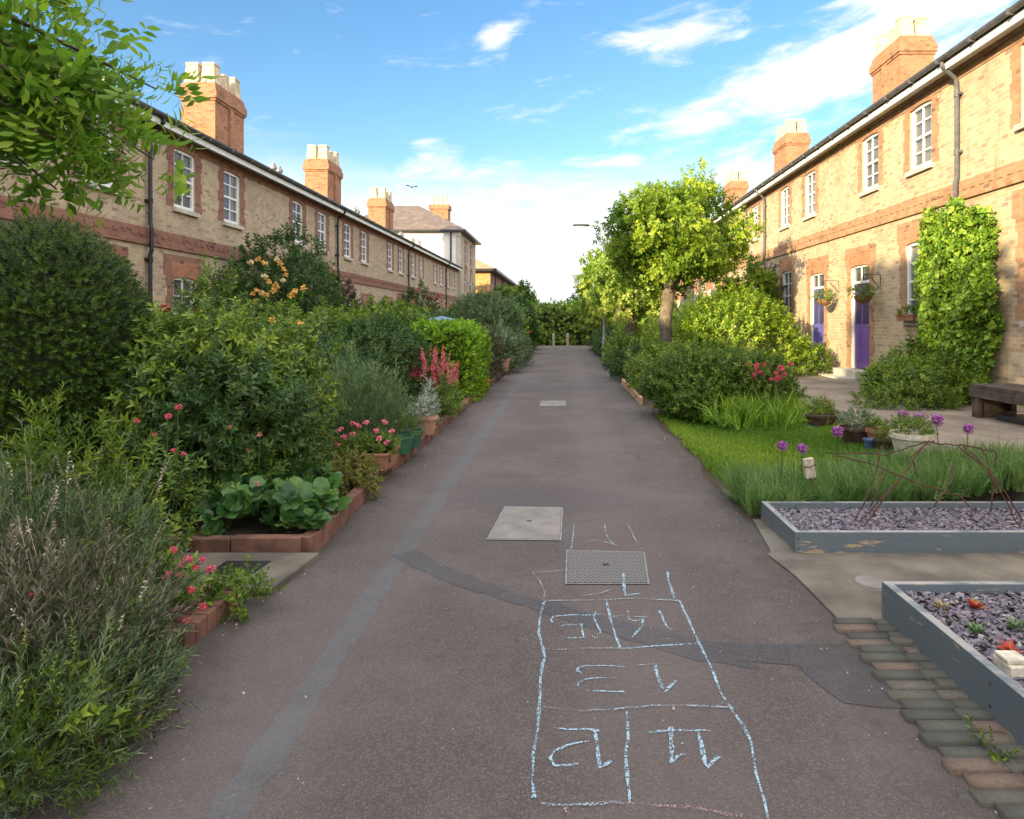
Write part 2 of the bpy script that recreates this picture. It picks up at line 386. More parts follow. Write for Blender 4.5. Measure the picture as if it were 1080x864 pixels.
L_IVY = leafmat('creeper_leaves', [(0.069, 0.144, 0.017), (0.116, 0.222, 0.022), (0.191, 0.326, 0.033), (0.328, 0.431, 0.055)], .35)

# ------------------------------------------------------------------ object helpers
def tag(o, label=None, cat=None, group=None, kind=None):
    if label: o['label'] = label
    if cat: o['category'] = cat
    if group: o['group'] = group
    if kind: o['kind'] = kind
    return o
def thing(name, loc, label, cat, group=None, rz=0):
    o = bpy.data.objects.new(name, None); COL.objects.link(o)
    o.location = loc; o.rotation_euler = (0, 0, rz); o.empty_display_size = .2
    return tag(o, label, cat, group)
def link(name, mesh, parent=None, loc=None, rot=None, scale=None):
    o = bpy.data.objects.new(name, mesh); COL.objects.link(o)
    if parent: o.parent = parent
    if loc is not None: o.location = loc
    if rot is not None: o.rotation_euler = rot
    if scale is not None: o.scale = scale
    return o
class MB:
    def __init__(s): s.v = []; s.f = []
    def quad(s, *p):
        i = len(s.v); s.v += [tuple(q) for q in p]; s.f.append(tuple(range(i, i + len(p)))); return s
    def box(s, a, b):
        (x0, y0, z0), (x1, y1, z1) = a, b; i = len(s.v)
        s.v += [(x0, y0, z0), (x1, y0, z0), (x1, y1, z0), (x0, y1, z0), (x0, y0, z1), (x1, y0, z1), (x1, y1, z1), (x0, y1, z1)]
        s.f += [(i, i + 3, i + 2, i + 1), (i + 4, i + 5, i + 6, i + 7), (i, i + 1, i + 5, i + 4), (i + 1, i + 2, i + 6, i + 5), (i + 2, i + 3, i + 7, i + 6), (i + 3, i, i + 4, i + 7)]
        return s
    def frus(s, c, w0, d0, w1, d1, h):
        x, y, z = c; i = len(s.v)
        for (w, d, zz) in ((w0, d0, z), (w1, d1, z + h)):
            s.v += [(x - w, y - d, zz), (x + w, y - d, zz), (x + w, y + d, zz), (x - w, y + d, zz)]
        s.f += [(i, i + 3, i + 2, i + 1), (i + 4, i + 5, i + 6, i + 7), (i, i + 1, i + 5, i + 4), (i + 1, i + 2, i + 6, i + 5), (i + 2, i + 3, i + 7, i + 6), (i + 3, i, i + 4, i + 7)]
        return s
    def prism(s, poly, z0, z1):
        i = len(s.v); n = len(poly)
        s.v += [(x, y, z0) for x, y in poly] + [(x, y, z1) for x, y in poly]
        s.f.append(tuple(range(i + n - 1, i - 1, -1))); s.f.append(tuple(range(i + n, i + 2 * n)))
        for k in range(n):
            k2 = (k + 1) % n; s.f.append((i + k, i + k2, i + n + k2, i + n + k))
        return s
    def tube(s, pts, rad, seg=6, cap=True):
        pts = [Vector(p) for p in pts]; n = len(pts)
        if not hasattr(rad, '__len__'): rad = [rad] * n
        i0 = len(s.v); up = None
        for k in range(n):
            d = (pts[min(k + 1, n - 1)] - pts[max(k - 1, 0)])
            d = d.normalized() if d.length > 1e-9 else Vector((0, 0, 1))
            if up is None: up = d.orthogonal().normalized()
            up = (up - d * up.dot(d)); up = up.normalized() if up.length > 1e-6 else d.orthogonal().normalized()
            w = d.cross(up)
            for j in range(seg):
                a = 2 * PI * j / seg
                s.v.append(tuple(pts[k] + (up * math.cos(a) + w * math.sin(a)) * rad[k]))
        for k in range(n - 1):
            for j in range(seg):
                a = i0 + k * seg + j; b = i0 + k * seg + (j + 1) % seg
                s.f.append((a, b, b + seg, a + seg))
        if cap:
            s.f.append(tuple(i0 + j for j in range(seg - 1, -1, -1))); s.f.append(tuple(i0 + (n - 1) * seg + j for j in range(seg)))
        return s
    def lathe(s, prof, c=(0, 0, 0), seg=20, wob=0):
        i0 = len(s.v); x, y, z = c
        for r, h in prof:
            for j in range(seg):
                a = 2 * PI * j / seg; rr = r * (1 + wob * math.sin(7 * a + h * 30))
                s.v.append((x + rr * math.cos(a), y + rr * math.sin(a), z + h))
        for k in range(len(prof) - 1):
            for j in range(seg):
                a = i0 + k * seg + j; b = i0 + k * seg + (j + 1) % seg
                s.f.append((a, b, b + seg, a + seg))
        return s
    def mesh(s, name, mat, smooth=False):
        m = bpy.data.meshes.new(name); m.from_pydata(s.v, [], s.f); m.materials.append(mat)
        if smooth: m.polygons.foreach_set('use_smooth', [True] * len(m.polygons))
        m.update(); return m
    def build(s, name, mat, parent=None, loc=None, rot=None, smooth=False, bevel=0):
        o = link(name, s.mesh(name, mat, smooth), parent, loc, rot)
        if bevel:
            b = o.modifiers.new('bevel', 'BEVEL'); b.width = bevel; b.segments = 2; b.limit_method = 'ANGLE'; b.angle_limit = R(40)
        return o

def npmesh(name, V, F, tone, mat):
    """fast triangle mesh with a per-face 'tone'"""
    me = bpy.data.meshes.new(name)
    V = np.ascontiguousarray(V, np.float32); F = np.ascontiguousarray(F, np.int32)
    me.vertices.add(len(V)); me.vertices.foreach_set('co', V.ravel())
    k = F.shape[1]
    me.loops.add(F.size); me.loops.foreach_set('vertex_index', F.ravel())
    me.polygons.add(len(F)); me.polygons.foreach_set('loop_start', np.arange(0, F.size, k, dtype=np.int32))
    me.polygons.foreach_set('loop_total', np.full(len(F), k, np.int32))
    at = me.attributes.new('tone', 'FLOAT', 'FACE'); at.data.foreach_set('value', np.ascontiguousarray(np.clip(tone, 0, 1), np.float32))
    me.materials.append(mat); me.update(calc_edges=True)
    return me
rng = np.random.default_rng(7)
random.seed(7)
def unit(v): return v / (np.linalg.norm(v, axis=-1, keepdims=True) + 1e-9)
def frames(dirs, roll=None):
    """rotation matrices whose Z column is dirs, random roll"""
    d = unit(np.asarray(dirs, float)); n = len(d)
    a = unit(np.cross(d, unit(rng.normal(size=(n, 3))))); b = np.cross(d, a)
    return np.stack([a, b, d], axis=2)
# a template is (verts, tris, leaf_id)
def leaf(L, Wd, fold=.25, curl=.2, base=.42):
    """single leaf along +Y from the origin, normal +Z, folded along its midrib, tip curling down"""
    v = np.array([[0, 0, 0], [-Wd / 2, L * base, fold * Wd], [Wd / 2, L * base, fold * Wd], [0, L * .55, -.02 * L], [0, L, -curl * L]])
    f = np.array([[0, 3, 1], [0, 2, 3], [3, 4, 1], [3, 2, 4]])
    return v, f
def leafh(L, Wd, fold=.15, curl=.25):
    st = [(0, 0), (.18, .55), (.42, 1.0), (.68, .78), (.88, .32), (1, 0)]
    v, f = [], []
    for y_, w_ in st:
        zc_ = -curl * L * y_ ** 2; v += [(-w_ * Wd / 2, L * y_, zc_ + fold * w_ * Wd), (0, L * y_, zc_), (w_ * Wd / 2, L * y_, zc_ + fold * w_ * Wd)]
    for i in range(len(st) - 1):
        a = i * 3; f += [(a, a + 1, a + 4), (a, a + 4, a + 3), (a + 1, a + 2, a + 5), (a + 1, a + 5, a + 4)]
    return np.array(v), np.array(f)
def leafs(L, Wd, fold=.25, curl=.2):
    v = np.array([[0, 0, 0], [-Wd / 2, L * .45, fold * Wd], [Wd / 2, L * .45, fold * Wd], [0, L, -curl * L]])
    return v, np.array([[0, 3, 1], [0, 2, 3]])
def rleaf(L, Wd, fold=.16, curl=.22, seg=13):
    """rounded leaf, a fan"""
    a = np.linspace(-PI * .93, PI * .93, seg)
    x = np.sin(a) * Wd / 2; y = L * .5 - np.cos(a) * -L * .5
    v = [[0, L * .45, 0]] + [[xx, yy, fold * abs(xx) - curl * L * (yy / L) ** 2 + .02 * math.sin(5 * xx / Wd * 6)] for xx, yy in zip(x, y)]
    f = [[0, i + 1, i] for i in range(1, seg)] + [[0, 1, seg]]
    return np.array(v), np.array(f)
def rot_xyz(v, ax, ang):
    return v @ np.array(Matrix.Rotation(ang, 3, ax)).T
def sprig(n, length, lf, droop=.3, ang=(35, 70), bend=.25, pinnate=False, r=None, stem=0.0):
    """leaves set along a bent stem growing up +Z"""
    r = r or random
    V, F, ids = [], [], []; off = 0
    def stemp(t): return np.array([bend * length * t * t, 0, length * t])
    for i in range(n):
        t = (i + 1) / n
        v, f = lf
        v = v * (0.75 + .5 * r.random()) * (1.0 if t < .85 else .8)
        el_ = R(r.uniform(*ang)) * (1 - .45 * t)
        v = rot_xyz(v, 'X', PI / 2 - el_)      # leaf now points mostly up, tipped outward
        azm = (i * 137.5 + r.uniform(-25, 25)) if not pinnate else ((i % 2) * 180 + r.uniform(-18, 18))
        v = rot_xyz(v, 'Z', R(azm)) + stemp(t * (.92 if t == 1 else 1))
        V.append(v); F.append(f + off); off += len(v); ids += [i] * len(f)
    if stem:
        pts = [stemp(t) for t in (0, .33, .66, 1)]
        b = MB().tube(pts, [stem, stem * .8, stem * .6, stem * .3], 3, False)
        tri = []
        for q in b.f: tri += [[q[0], q[1], q[2]], [q[0], q[2], q[3]]]
        V.append(np.array(b.v)); F.append(np.array(tri) + off); ids += [n] * len(tri)
    return np.vstack(V), np.vstack(F), np.array(ids)
def scatter(temps, P, D, S, tone0=None, spread=.28, squash=None):
    """copies of the templates at P, growing along D, scaled by S -> V, F, tone"""
    Vs, Fs, Ts = [], [], []; off = 0
    P = np.asarray(P); n = len(P); S = np.broadcast_to(S, (n,)); M = frames(D)
    which = rng.integers(0, len(temps), n)
    if tone0 is None: tone0 = rng.uniform(.2, .8, n)
    for k, (tv, tf, ids) in enumerate(temps):
        idx = np.where(which == k)[0]
        if not len(idx): continue
        v = np.einsum('nij,tj->nti', M[idx], tv) * S[idx][:, None, None] + P[idx][:, None, :]
        f = tf[None] + (np.arange(len(idx)) * len(tv))[:, None, None] + off
        lt = rng.normal(0, spread, (len(idx), ids.max() + 1))
        tn = tone0[idx][:, None] + lt[:, ids]
        Vs.append(v.reshape(-1, 3)); Fs.append(f.reshape(-1, 3)); Ts.append(tn.reshape(-1)); off += len(idx) * len(tv)
    return np.vstack(Vs), np.vstack(Fs), np.concatenate(Ts)
def joinv(parts):
    Vs, Fs, Ts = [], [], []; off = 0
    for v, f, t in parts:
        Vs.append(v); Fs.append(f + off); Ts.append(t); off += len(v)
    return np.vstack(Vs), np.vstack(Fs), np.concatenate(Ts)
def make_temps(fn, k=4): return [fn() for _ in range(k)]
TP = {
 'broad': make_temps(lambda: sprig(13, .17, leaf(.065, .026), ang=(45, 95), stem=.0022)),
 'broadfar': make_temps(lambda: sprig(10, .22, leafs(.10, .05), ang=(45, 100))),
 'small': make_temps(lambda: sprig(14, .12, leafs(.034, .018), ang=(40, 85))),
 'yew': make_temps(lambda: sprig(22, .10, leafs(.030, .009, .1, .1), ang=(55, 80), pinnate=False)),
 'box': make_temps(lambda: sprig(12, .12, leafs(.05, .028), ang=(30, 80))),
 'narrow': make_temps(lambda: sprig(14, .20, leafs(.075, .014), ang=(30, 65), stem=.0018)),
 'lav': make_temps(lambda: sprig(12, .20, leafs(.055, .006), ang=(18, 42), stem=.0016)),
 'tree': make_temps(lambda: sprig(10, .21, leafs(.092, .066, .15, .25), ang=(60, 110))),
 'treefar': make_temps(lambda: sprig(6, .28, leafs(.19, .14, .15, .25), ang=(50, 110))),
 'ash': make_temps(lambda: sprig(9, .17, leafh(.085, .034, .10, .28), ang=(60, 105), bend=.5, pinnate=True, stem=.0016)),
 'ivy': make_temps(lambda: sprig(5, .08, leaf(.075, .068, .18, .35), ang=(60, 110))),
 'berg': make_temps(lambda: sprig(4, .09, rleaf(.14, .12), ang=(35, 80))),
 'fern': make_temps(lambda: sprig(16, .30, leafs(.075, .028), ang=(55, 85), bend=.5, pinnate=True, stem=.002)),
}
def blades(n, h, w, lean=.35):
    V, F, ids = [], [], []
    for i in range(n):
        a = random.random() * 2 * PI; L = h * random.uniform(.6, 1.15); ln = lean * L * random.uniform(.3, 1.6)
        dx, dy = math.cos(a), math.sin(a); bx, by = random.uniform(-.25, .25) * h * .3, random.uniform(-.25, .25) * h * .3
        px, py = -dy * w / 2, dx * w / 2
        b = len(V)
        V += [(bx - px, by - py, 0), (bx + px, by + py, 0), (bx + dx * ln * .35 - px * .8, by + dy * ln * .35 - py * .8, L * .6), (bx + dx * ln * .35 + px * .8, by + dy * ln * .35 + py * .8, L * .6), (bx + dx * ln, by + dy * ln, L * (1 - .25 * ln / L))]
        F += [(b, b + 1, b + 3), (b, b + 3, b + 2), (b + 2, b + 3, b + 4)]; ids += [i] * 3
    return np.array(V), np.array(F), np.array(ids)
TP['lawn'] = [blades(7, .05, .005) for _ in range(4)]
TP['tuft'] = [blades(16, .34, .007, .5) for _ in range(4)]
TP['strap'] = [blades(12, .42, .016, .6) for _ in range(4)]

def lumps(D, k, amp, sharp, seed):
    rr = np.random.default_rng(seed); B = unit(rr.normal(size=(k, 3))); A = rr.uniform(-.4, 1, k) * amp
    return (A[None] * np.exp(sharp * (D @ B.T - 1))).sum(1)
def dome_pts(n, rx, ry, h, lump=.18, inner=.35, seed=0, nl=26, sharp=14, zlow=-.55):
    """points on / under the skin of a lumpy dome standing on z=0"""
    D = unit(rng.normal(size=(n * 2, 3))); D = D[D[:, 2] > zlow][:n]
    n = len(D)
    r = 1 + lumps(D, nl, lump, sharp, seed) - lump * .2
    dep = np.where(rng.random(n) < inner, rng.uniform(.45, .95, n), rng.uniform(.9, 1.04, n))
    c = np.array([0, 0, h * .45]); s = np.array([rx, ry, h * .55])
    rr_ = np.random.default_rng(seed + 77); fk = rr_.normal(size=(7, 3)) * 4.2 / max(.35, (rx + ry) / 2); ph = rr_.uniform(0, 6.28, 7)
    f = np.sin((D * s) @ fk.T + ph).mean(1) * 2.2
    amp = min(.13, lump * .55)
    r = r + f * amp
    keep = (f > -.45) | (rng.random(n) < (.30 if lump > .1 else .75)); D, r, dep, f, n = D[keep], r[keep], dep[keep], f[keep], int(keep.sum())
    P = D * (r * dep)[:, None] * s + c
    P[:, 2] = np.maximum(P[:, 2], .02)
    N = unit(D / s)
    return P, N, dep
def shrub(name, label, cat, x, y, z, rx, ry, h, style, n, mat, group=None, lump=.18, up=.5, rnd=.5, size=1.0, stems=True, parts=None, seed=None, tone=(.15, .75), inner=.35, sharp=14, nl=26, zlow=-.55):
    seed = int(abs(x * 131 + y * 17) * 10) if seed is None else seed
    t = thing(name, (x, y, z), label, cat, group)
    P, N, dep = dome_pts(n, rx, ry, h, lump, inner, seed, nl=nl, sharp=sharp, zlow=zlow)
    D = N + np.array([0, 0, up]) + rng.normal(size=P.shape) * rnd
    # patches of older and younger growth
    rr = np.random.default_rng(seed + 5); K = unit(rr.normal(size=(10, 3)))
    patch = np.sin((P @ K.T) * 5 / max(.4, rx)).mean(1) * .5
    t0 = rng.uniform(tone[0], tone[1], len(P)) + patch * .5
    V, F, T = scatter(TP[style], P, D, rng.uniform(.75, 1.25, len(P)) * size, t0)
    ex = [(V, F, T)]
    # leading shoots that break the outline
    if stems and lump > .1:
        L0 = {'broad': .15, 'broadfar': .2, 'small': .11, 'narrow': .18, 'lav': .18, 'treefar': .25, 'tree': .2}.get(style, .1) * size
        m_ = np.where((N[:, 2] > .1) & (dep > .9))[0]
        if len(m_):
            m_ = rng.choice(m_, max(3, int(len(P) * .022))); base = P[m_]; dr = unit(N[m_] * .45 + np.array([0, 0, 1.0]) + rng.normal(size=(len(m_), 3)) * .25)
            ex.append(scatter(TP[style], base + dr * L0 * .6, dr, size, t0[m_] + .15)); ex.append(scatter(TP[style], base + dr * L0 * 1.3, dr, size * .85, t0[m_] + .25))
    link('foliage', npmesh('foliage', *joinv(ex), mat), t)
    if stems:
        b = MB(); rr = random.Random(seed)
        for _ in range(16):
            a = rr.uniform(0, 2 * PI); e = rr.uniform(.3, .92)
            p0 = (rx * .12 * math.cos(a), ry * .12 * math.sin(a), 0); p2 = (rx * e * math.cos(a), ry * e * math.sin(a), h * rr.uniform(.5, .85))
            p1 = (p2[0] * .45, p2[1] * .45, p2[2] * .6)
            b.tube([p0, p1, p2], [.016, .012, .004], 5)
        b.build('branches', TWIG, t)
    return t
def surface_pt(t, rx, ry, h, a, e):
    return (rx * math.cos(a) * math.cos(e), ry * math.sin(a) * math.cos(e), h * .45 + h * .57 * math.sin(e))

# flower head meshes -------------------------------------------------
def petalball(name, r, mat, k=40, L=None, seedling=1, squash=1):
    L = L or r * .8
    v, f = leafs(L, L * .75, .3, .3)
    ids = np.zeros(len(f), int)
    D = unit(rng.normal(size=(k, 3))); P = D * r * rng.uniform(.2, .6, (k, 1)) * np.array([1, 1, squash])
    V, F, T = scatter([(v, f, ids)], P, unit(D + rng.normal(size=D.shape) * .9), 1.0)
    return npmesh(name, V, F, T, mat)
FL = {}
FL['rose_y'] = petalball('rose_petals', .045, YELR, 30)
FL['rose_c'] = petalball('rose_petals', .045, CREAMP, 30)
FL['rose_r'] = petalball('rose_petals', .05, REDD, 34)
FL['pel'] = petalball('pelargonium_petals', .038, PINK, 30, squash=.6)
FL['val'] = petalball('valerian_flower_head', .042, REDV, 55, .014, squash=.8)
FL['valp'] = petalball('valerian_flower_head', .042, PALEP, 55, .014, squash=.8)
FL['all'] = petalball('allium_flower_head', .105, ALLIUM, 330, .020)
def spike(mat):
    v, f = leafs(.013, .012, .2, .2); ids = np.zeros(len(f), int); k = 110
    z = rng.uniform(0, .20, k); a = rng.uniform(0, 2 * PI, k); rr = .028 * (1 - z / .26)
    P = np.stack([np.cos(a) * rr, np.sin(a) * rr, z], 1); D = np.stack([np.cos(a), np.sin(a), .3 + 0 * a], 1) + rng.normal(size=(k, 3)) * .5
    return npmesh('valerian_spike', *scatter([(v, f, ids)], P, D, 1.0), mat)
FL['spike'] = spike(REDV)
FL['spikep'] = spike(PALEP)
STEMM = leafmat('flower_stem', [(.05, .11, .03), (.08, .15, .04)], .1)
def flower_on(t, mesh, p, sc=1.0, stem_from=None, name='flower'):
    o = link(name, mesh, t, p, (random.uniform(-.3, .3), random.uniform(-.3, .3), random.uniform(0, 6)), (sc, sc, sc))
    return o

# ------------------------------------------------------------------ setting: ground, path
def sheet(name, pts, z, mat, kind='structure', sub=0):
    b = MB(); b.quad(*[(x, y, z) for x, y in pts]); o = b.build(name, mat); tag(o, kind=kind); return o
gz = MB()
gz.quad((-600, -200, -.35), (600, -200, -.35), (600, 900, -.35), (-600, 900, -.35))
tag(gz.build('ground', GRG), kind='structure')
pth = MB()
def wavy(x, y, a=.03): return x + a * math.sin(y * 1.7) + a * .6 * math.sin(y * 4.1 + 1)
ys = [-12 + i * .25 for i in range(0, 228)]
L_ = [(wavy(-1.84, y, .02), y) for y in ys]; R_ = [(wavy(1.47, y, .045), y) for y in ys]
for i in range(len(ys) - 1):
    pth.quad((*L_[i], 0), (*R_[i], 0), (*R_[i + 1], 0), (*L_[i + 1], 0))
    pth.quad((*L_[i + 1], 0), (*L_[i + 1], -.3), (*L_[i], -.3), (*L_[i], 0)); pth.quad((*R_[i], 0), (*R_[i], -.3), (*R_[i + 1], -.3), (*R_[i + 1], 0))
tag(pth.build('path', ASPH), kind='structure')
# left garden soil, right garden ground
s = MB().box((-7.9, -12, -.34), (-1.86, 50, .04)); tag(s.build('garden_soil', SOIL), kind='structure')
def hR(x):
    return .015 + .21 * min(1, max(0, (x - 1.9) / 1.9))
s = MB(); xs = [1.40, 1.9, 2.4, 2.9, 3.4, 3.8, 5, 6.8]
for a, b_ in zip(xs, xs[1:]):
    s.quad((a, 5.46, hR(a) * .2 - .02), (b_, 5.46, hR(b_) * .2 - .02), (b_, 6.1, hR(b_)), (a, 6.1, hR(a) - (.03 if a < 1.5 else 0)))
    s.quad((a, 6.1, hR(a) - (.03 if a < 1.5 else 0)), (b_, 6.1, hR(b_)), (b_, 52, hR(b_)), (a, 52, hR(a) - (.03 if a < 1.5 else 0)))
tag(s.build('garden_ground', SOIL), kind='structure')
s = MB().box((-20, 45, -.34), (20, 90, -.02)); tag(s.build('lawn_beyond', GRG), kind='structure')

def G(px, py, z=0.0):
    Y = 720 * (1.6 - z) / (py - 339); return ((px - 597) * Y / 720, Y)
# resurfaced strips and patches (thin sheets, rough edged)
def strip(name, cen, w, z, mat, jag=.02):
    b = MB(); n = len(cen); fine = []
    for (a, c), (wa, wc) in zip(zip(cen, cen[1:]), zip(w, w[1:])):
        k = max(2, int(math.dist(a, c) / .08))
        for i in range(k): t_ = i / k; fine.append((a[0] + (c[0] - a[0]) * t_, a[1] + (c[1] - a[1]) * t_, wa + (wc - wa) * t_))
    fine.append((*cen[-1], w[-1])); Lp, Rp = [], []
    for i, (x, y, ww) in enumerate(fine):
        x2, y2, _ = fine[min(i + 1, len(fine) - 1)]; x1, y1, _ = fine[max(i - 1, 0)]
        d = math.hypot(x2 - x1, y2 - y1) or 1; nx, ny = -(y2 - y1) / d, (x2 - x1) / d
        Lp.append((x + nx * (ww / 2 + random.uniform(-jag, jag)), y + ny * (ww / 2 + random.uniform(-jag, jag)), z))
        Rp.append((x - nx * (ww / 2 + random.uniform(-jag, jag)), y - ny * (ww / 2 + random.uniform(-jag, jag)), z))
    for i in range(len(fine) - 1): b.quad(Lp[i], Rp[i], Rp[i + 1], Lp[i + 1])
    return b
b = strip('s', [(-1.08, 1.0), (-1.11, 3), (-1.15, 6), (-1.2, 10), (-1.24, 20)], [.13, .13, .15, .17, .16], .001, ASPG)
tag(b.build('path_repair_strip', ASPG), kind='structure')
cl_ = [G(425, 583), G(470, 605), G(520, 624), G(575, 640), G(650, 662), G(740, 686), G(800, 694)]
b = strip('s', cl_, [.17, .16, .13, .13, .17, .20, .22], .0018, ASPG)
tag(b.build('path_cross_repair', ASPT), kind='structure')
pp = [G(770, 681), G(880, 679), G(915, 680), G(945, 700), G(981, 738), G(975, 748), G(930, 747), G(890, 742), G(862, 722), G(840, 702), G(770, 697)]
b = MB(); b.quad(*[(x, y, .0026) for x, y in reversed(pp)]); tag(b.build('path_patch', ASPT), kind='structure')
pp = [G(492, 515), G(655, 517), G(660, 536), G(470, 536)]
b = MB(); b.quad(*[(x, y, .0014) for x, y in reversed(pp)]); tag(b.build('path_dark_patch', ASPD), kind='structure')
for (q, nm) in (([G(520, 402), G(640, 402), G(650, 409), G(510, 409)], ASPD),):
    b = MB(); b.quad(*[(x, y, .0014) for x, y in reversed(q)]); tag(b.build('path_dark_patch', nm), kind='structure')
# manhole covers
def cover(pts, mat, label, z=.009, frame=True):
    t = thing('manhole_cover', (sum(p[0] for p in pts) / 4, sum(p[1] for p in pts) / 4, 0), label, 'manhole cover')
    cx, cy = t.location.x, t.location.y
    loc = [(p[0] - cx, p[1] - cy) for p in pts]
    MB().prism([(x * .95, y * .95) for x, y in reversed(loc)], .0, z).build('lid', mat, t)
    f = MB(); n = 4
    for i in range(4):
        a = loc[i]; c = loc[(i + 1) % 4]
        f.quad((a[0], a[1], z - .002), (a[0] * .96, a[1] * .96, z - .002), (c[0] * .96, c[1] * .96, z - .002), (c[0], c[1], z - .002))
    f.build('rim', STEEL if frame else mat, t)
    h = MB().box((-.02, .01, z), (.02, .035, z + .004)); h.build('lifting_key_slot', BLACKP, t)
    return t
cover([G(532, 535), G(594, 536), G(592, 571), G(513, 570)], COVERM, 'pale square concrete filled manhole cover left of the steel plate')
cover([G(597, 581), G(680, 583), G(685, 617), G(596, 617)], CHECK, 'chequered steel plate cover at the head of the chalk hopscotch')
cover([G(571, 423), G(596, 423), G(597, 429), G(569, 429)], COVERM, 'small pale manhole cover farthest away along the path')

# chalk -----------------------------------------------------------------
def Z3(p): return G(480 + p[0] / 2.5114, 520 + p[1] / 2.5114, .012)
ck = {'b': [], 'f': [], 'p': []}
ck['b'] += [(.020, [(236, 283), (224, 330), (222, 370), (233, 410), (237, 430), (226, 480), (224, 540), (218, 620), (208, 690), (205, 760), (209, 800)]),
            (.020, [(562, 203), (565, 225), (577, 262), (580, 275)]), (.020, [(595, 283), (618, 330), (638, 375), (655, 410), (683, 465), (705, 525), (735, 572), (762, 608), (782, 650), (790, 700), (806, 770), (828, 850), (838, 885)]),
            (.018, [(401, 280), (412, 330), (425, 370), (438, 408)]),
            (.016, [(258, 338), (254, 330), (262, 322), (300, 319), (350, 319), (395, 317)]), (.016, [(374, 308), (366, 325), (378, 350), (385, 362), (374, 380), (362, 372)]), (.014, [(282, 345), (335, 343), (340, 378), (298, 380)]),
            (.016, [(457, 308), (462, 330), (478, 335), (500, 328), (494, 350), (468, 378)]), (.012, [(405, 322), (470, 323), (510, 324)]),
            (.018, [(541, 308), (552, 330), (562, 352), (577, 358)]), (.018, [(562, 380), (566, 383)]),
            (.020, [(445, 210), (447, 245), (452, 268), (490, 262)]),
            (.018, [(440, 408), (540, 400), (640, 394)]),
            (.022, [(530, 450), (536, 475), (545, 500), (555, 520), (585, 490)]), 
            (.022, [(368, 618), (376, 660), (384, 722), (412, 703)]), (.020, [(258, 616), (300, 620), (350, 620), (383, 623)]),
            (.018, [(355, 650), (300, 660), (262, 678), (252, 695), (262, 714), (290, 716), (325, 710)]),
            (.022, [(572, 612), (572, 640), (574, 668), (574, 708)]), (.016, [(574, 708), (590, 690), (606, 683)]), (.016, [(510, 628), (560, 622), (620, 624), (682, 622)]),
            (.022, [(640, 625), (650, 650), (658, 690), (668, 720), (700, 690)]), (.02, [(598, 657), (604, 657)]),
            (.020, [(455, 570), (457, 640), (452, 700), (458, 770), (462, 815)])]
ck['b'] += [(.014, [(450, 455), (400, 452), (345, 452), (324, 458), (322, 466), (336, 473)]), (.013, [(425, 485), (380, 484), (345, 488)]), (.014, [(345, 488), (328, 496), (328, 510), (345, 517), (400, 520), (450, 520)])]
ck['f'] += [(.016, [(205, 208), (222, 225), (238, 262), (236, 283)]), (.016, [(236, 283), (300, 282), (401, 280), (480, 276), (595, 283)]), (.014, [(233, 410), (280, 412), (335, 408), (440, 408)]),
            (.02, [(455, 80), (470, 105), (485, 138)]), (.016, [(315, 80), (312, 110), (308, 150)]), (.016, [(395, 80), (400, 110), (422, 138)]), (.02, [(340, 130), (380, 122), (430, 140)]),
            
            (.014, [(485, 452), (530, 450), (575, 448)]),
            (.016, [(224, 562), (280, 568), (340, 574), (400, 570), (455, 566), (520, 560), (600, 558), (660, 562), (735, 564)]),
            (.016, [(228, 820), (300, 822), (360, 820), (440, 815)]), (.014, [(340, 270), (390, 262), (420, 250)]), (.012, [(205, 208), (290, 205)]), (.02, [(280, 350), (340, 345)])]
ck['p'] += [(.020, [(380, 812), (440, 816), (500, 820), (570, 825), (640, 830), (720, 845), (800, 858), (835, 862)]), (.030, [(290, 828), (297, 836), (296, 848)])]
root = thing('chalk_hopscotch', (0, 3, 0), 'blue chalk hopscotch grid with upside down numbers 11 to 15 on the path', 'chalk drawing')
for key, mat, nm, zz in (('b', CHALK, 'chalk_line', .0036), ('f', CHALKF, 'faint_chalk_line', .0075), ('p', CHALKP, 'pink_chalk_line', .0075)):
    for w, pl in ck[key]:
        P = [Z3(p) for p in pl]
        b = strip('', P, [w * random.uniform(.4, .8) for _ in P], 0, None, .0035)
        b.v = [(x, y - 3, zz + (.0075 if 4.1 < y < 4.85 and -.03 < x < .52 else 0) + random.uniform(0, .0002)) for x, y, _ in b.v]
        b.build(nm, mat, root)

# grit and fallen petals beside the edges (uncountable)
v, f = leafs(.012, .010, .2, .1); ids = np.zeros(len(f), int)
n = 1500; yy = rng.uniform(2.2, 18, n) ; side = rng.random(n)
xx = np.where(side < .45, -1.80 + np.abs(rng.normal(0, .12, n)), np.where(side < .85, 1.42 - np.abs(rng.normal(0, .12, n)), rng.uniform(-1.6, 1.3, n)))
P = np.stack([xx, yy, np.full(n, .008)], 1)
V, F, T = scatter([(v, f, ids)], P, np.tile([1., 0, .2], (n, 1)) + rng.normal(size=(n, 3)) * .8, rng.uniform(.25, 1.0, n) ** 1.5 * 1.4)
LIT = leafmat('fallen_petals', [(.10, .08, .05), (.25, .2, .13), (.4, .34, .25), (.5, .45, .36)], .1)
tag(link('leaf_litter', npmesh('leaf_litter', V, F, T, LIT)), 'pale fallen petals and leaf scraps along the edges of the path', 'leaf litter', kind='stuff')

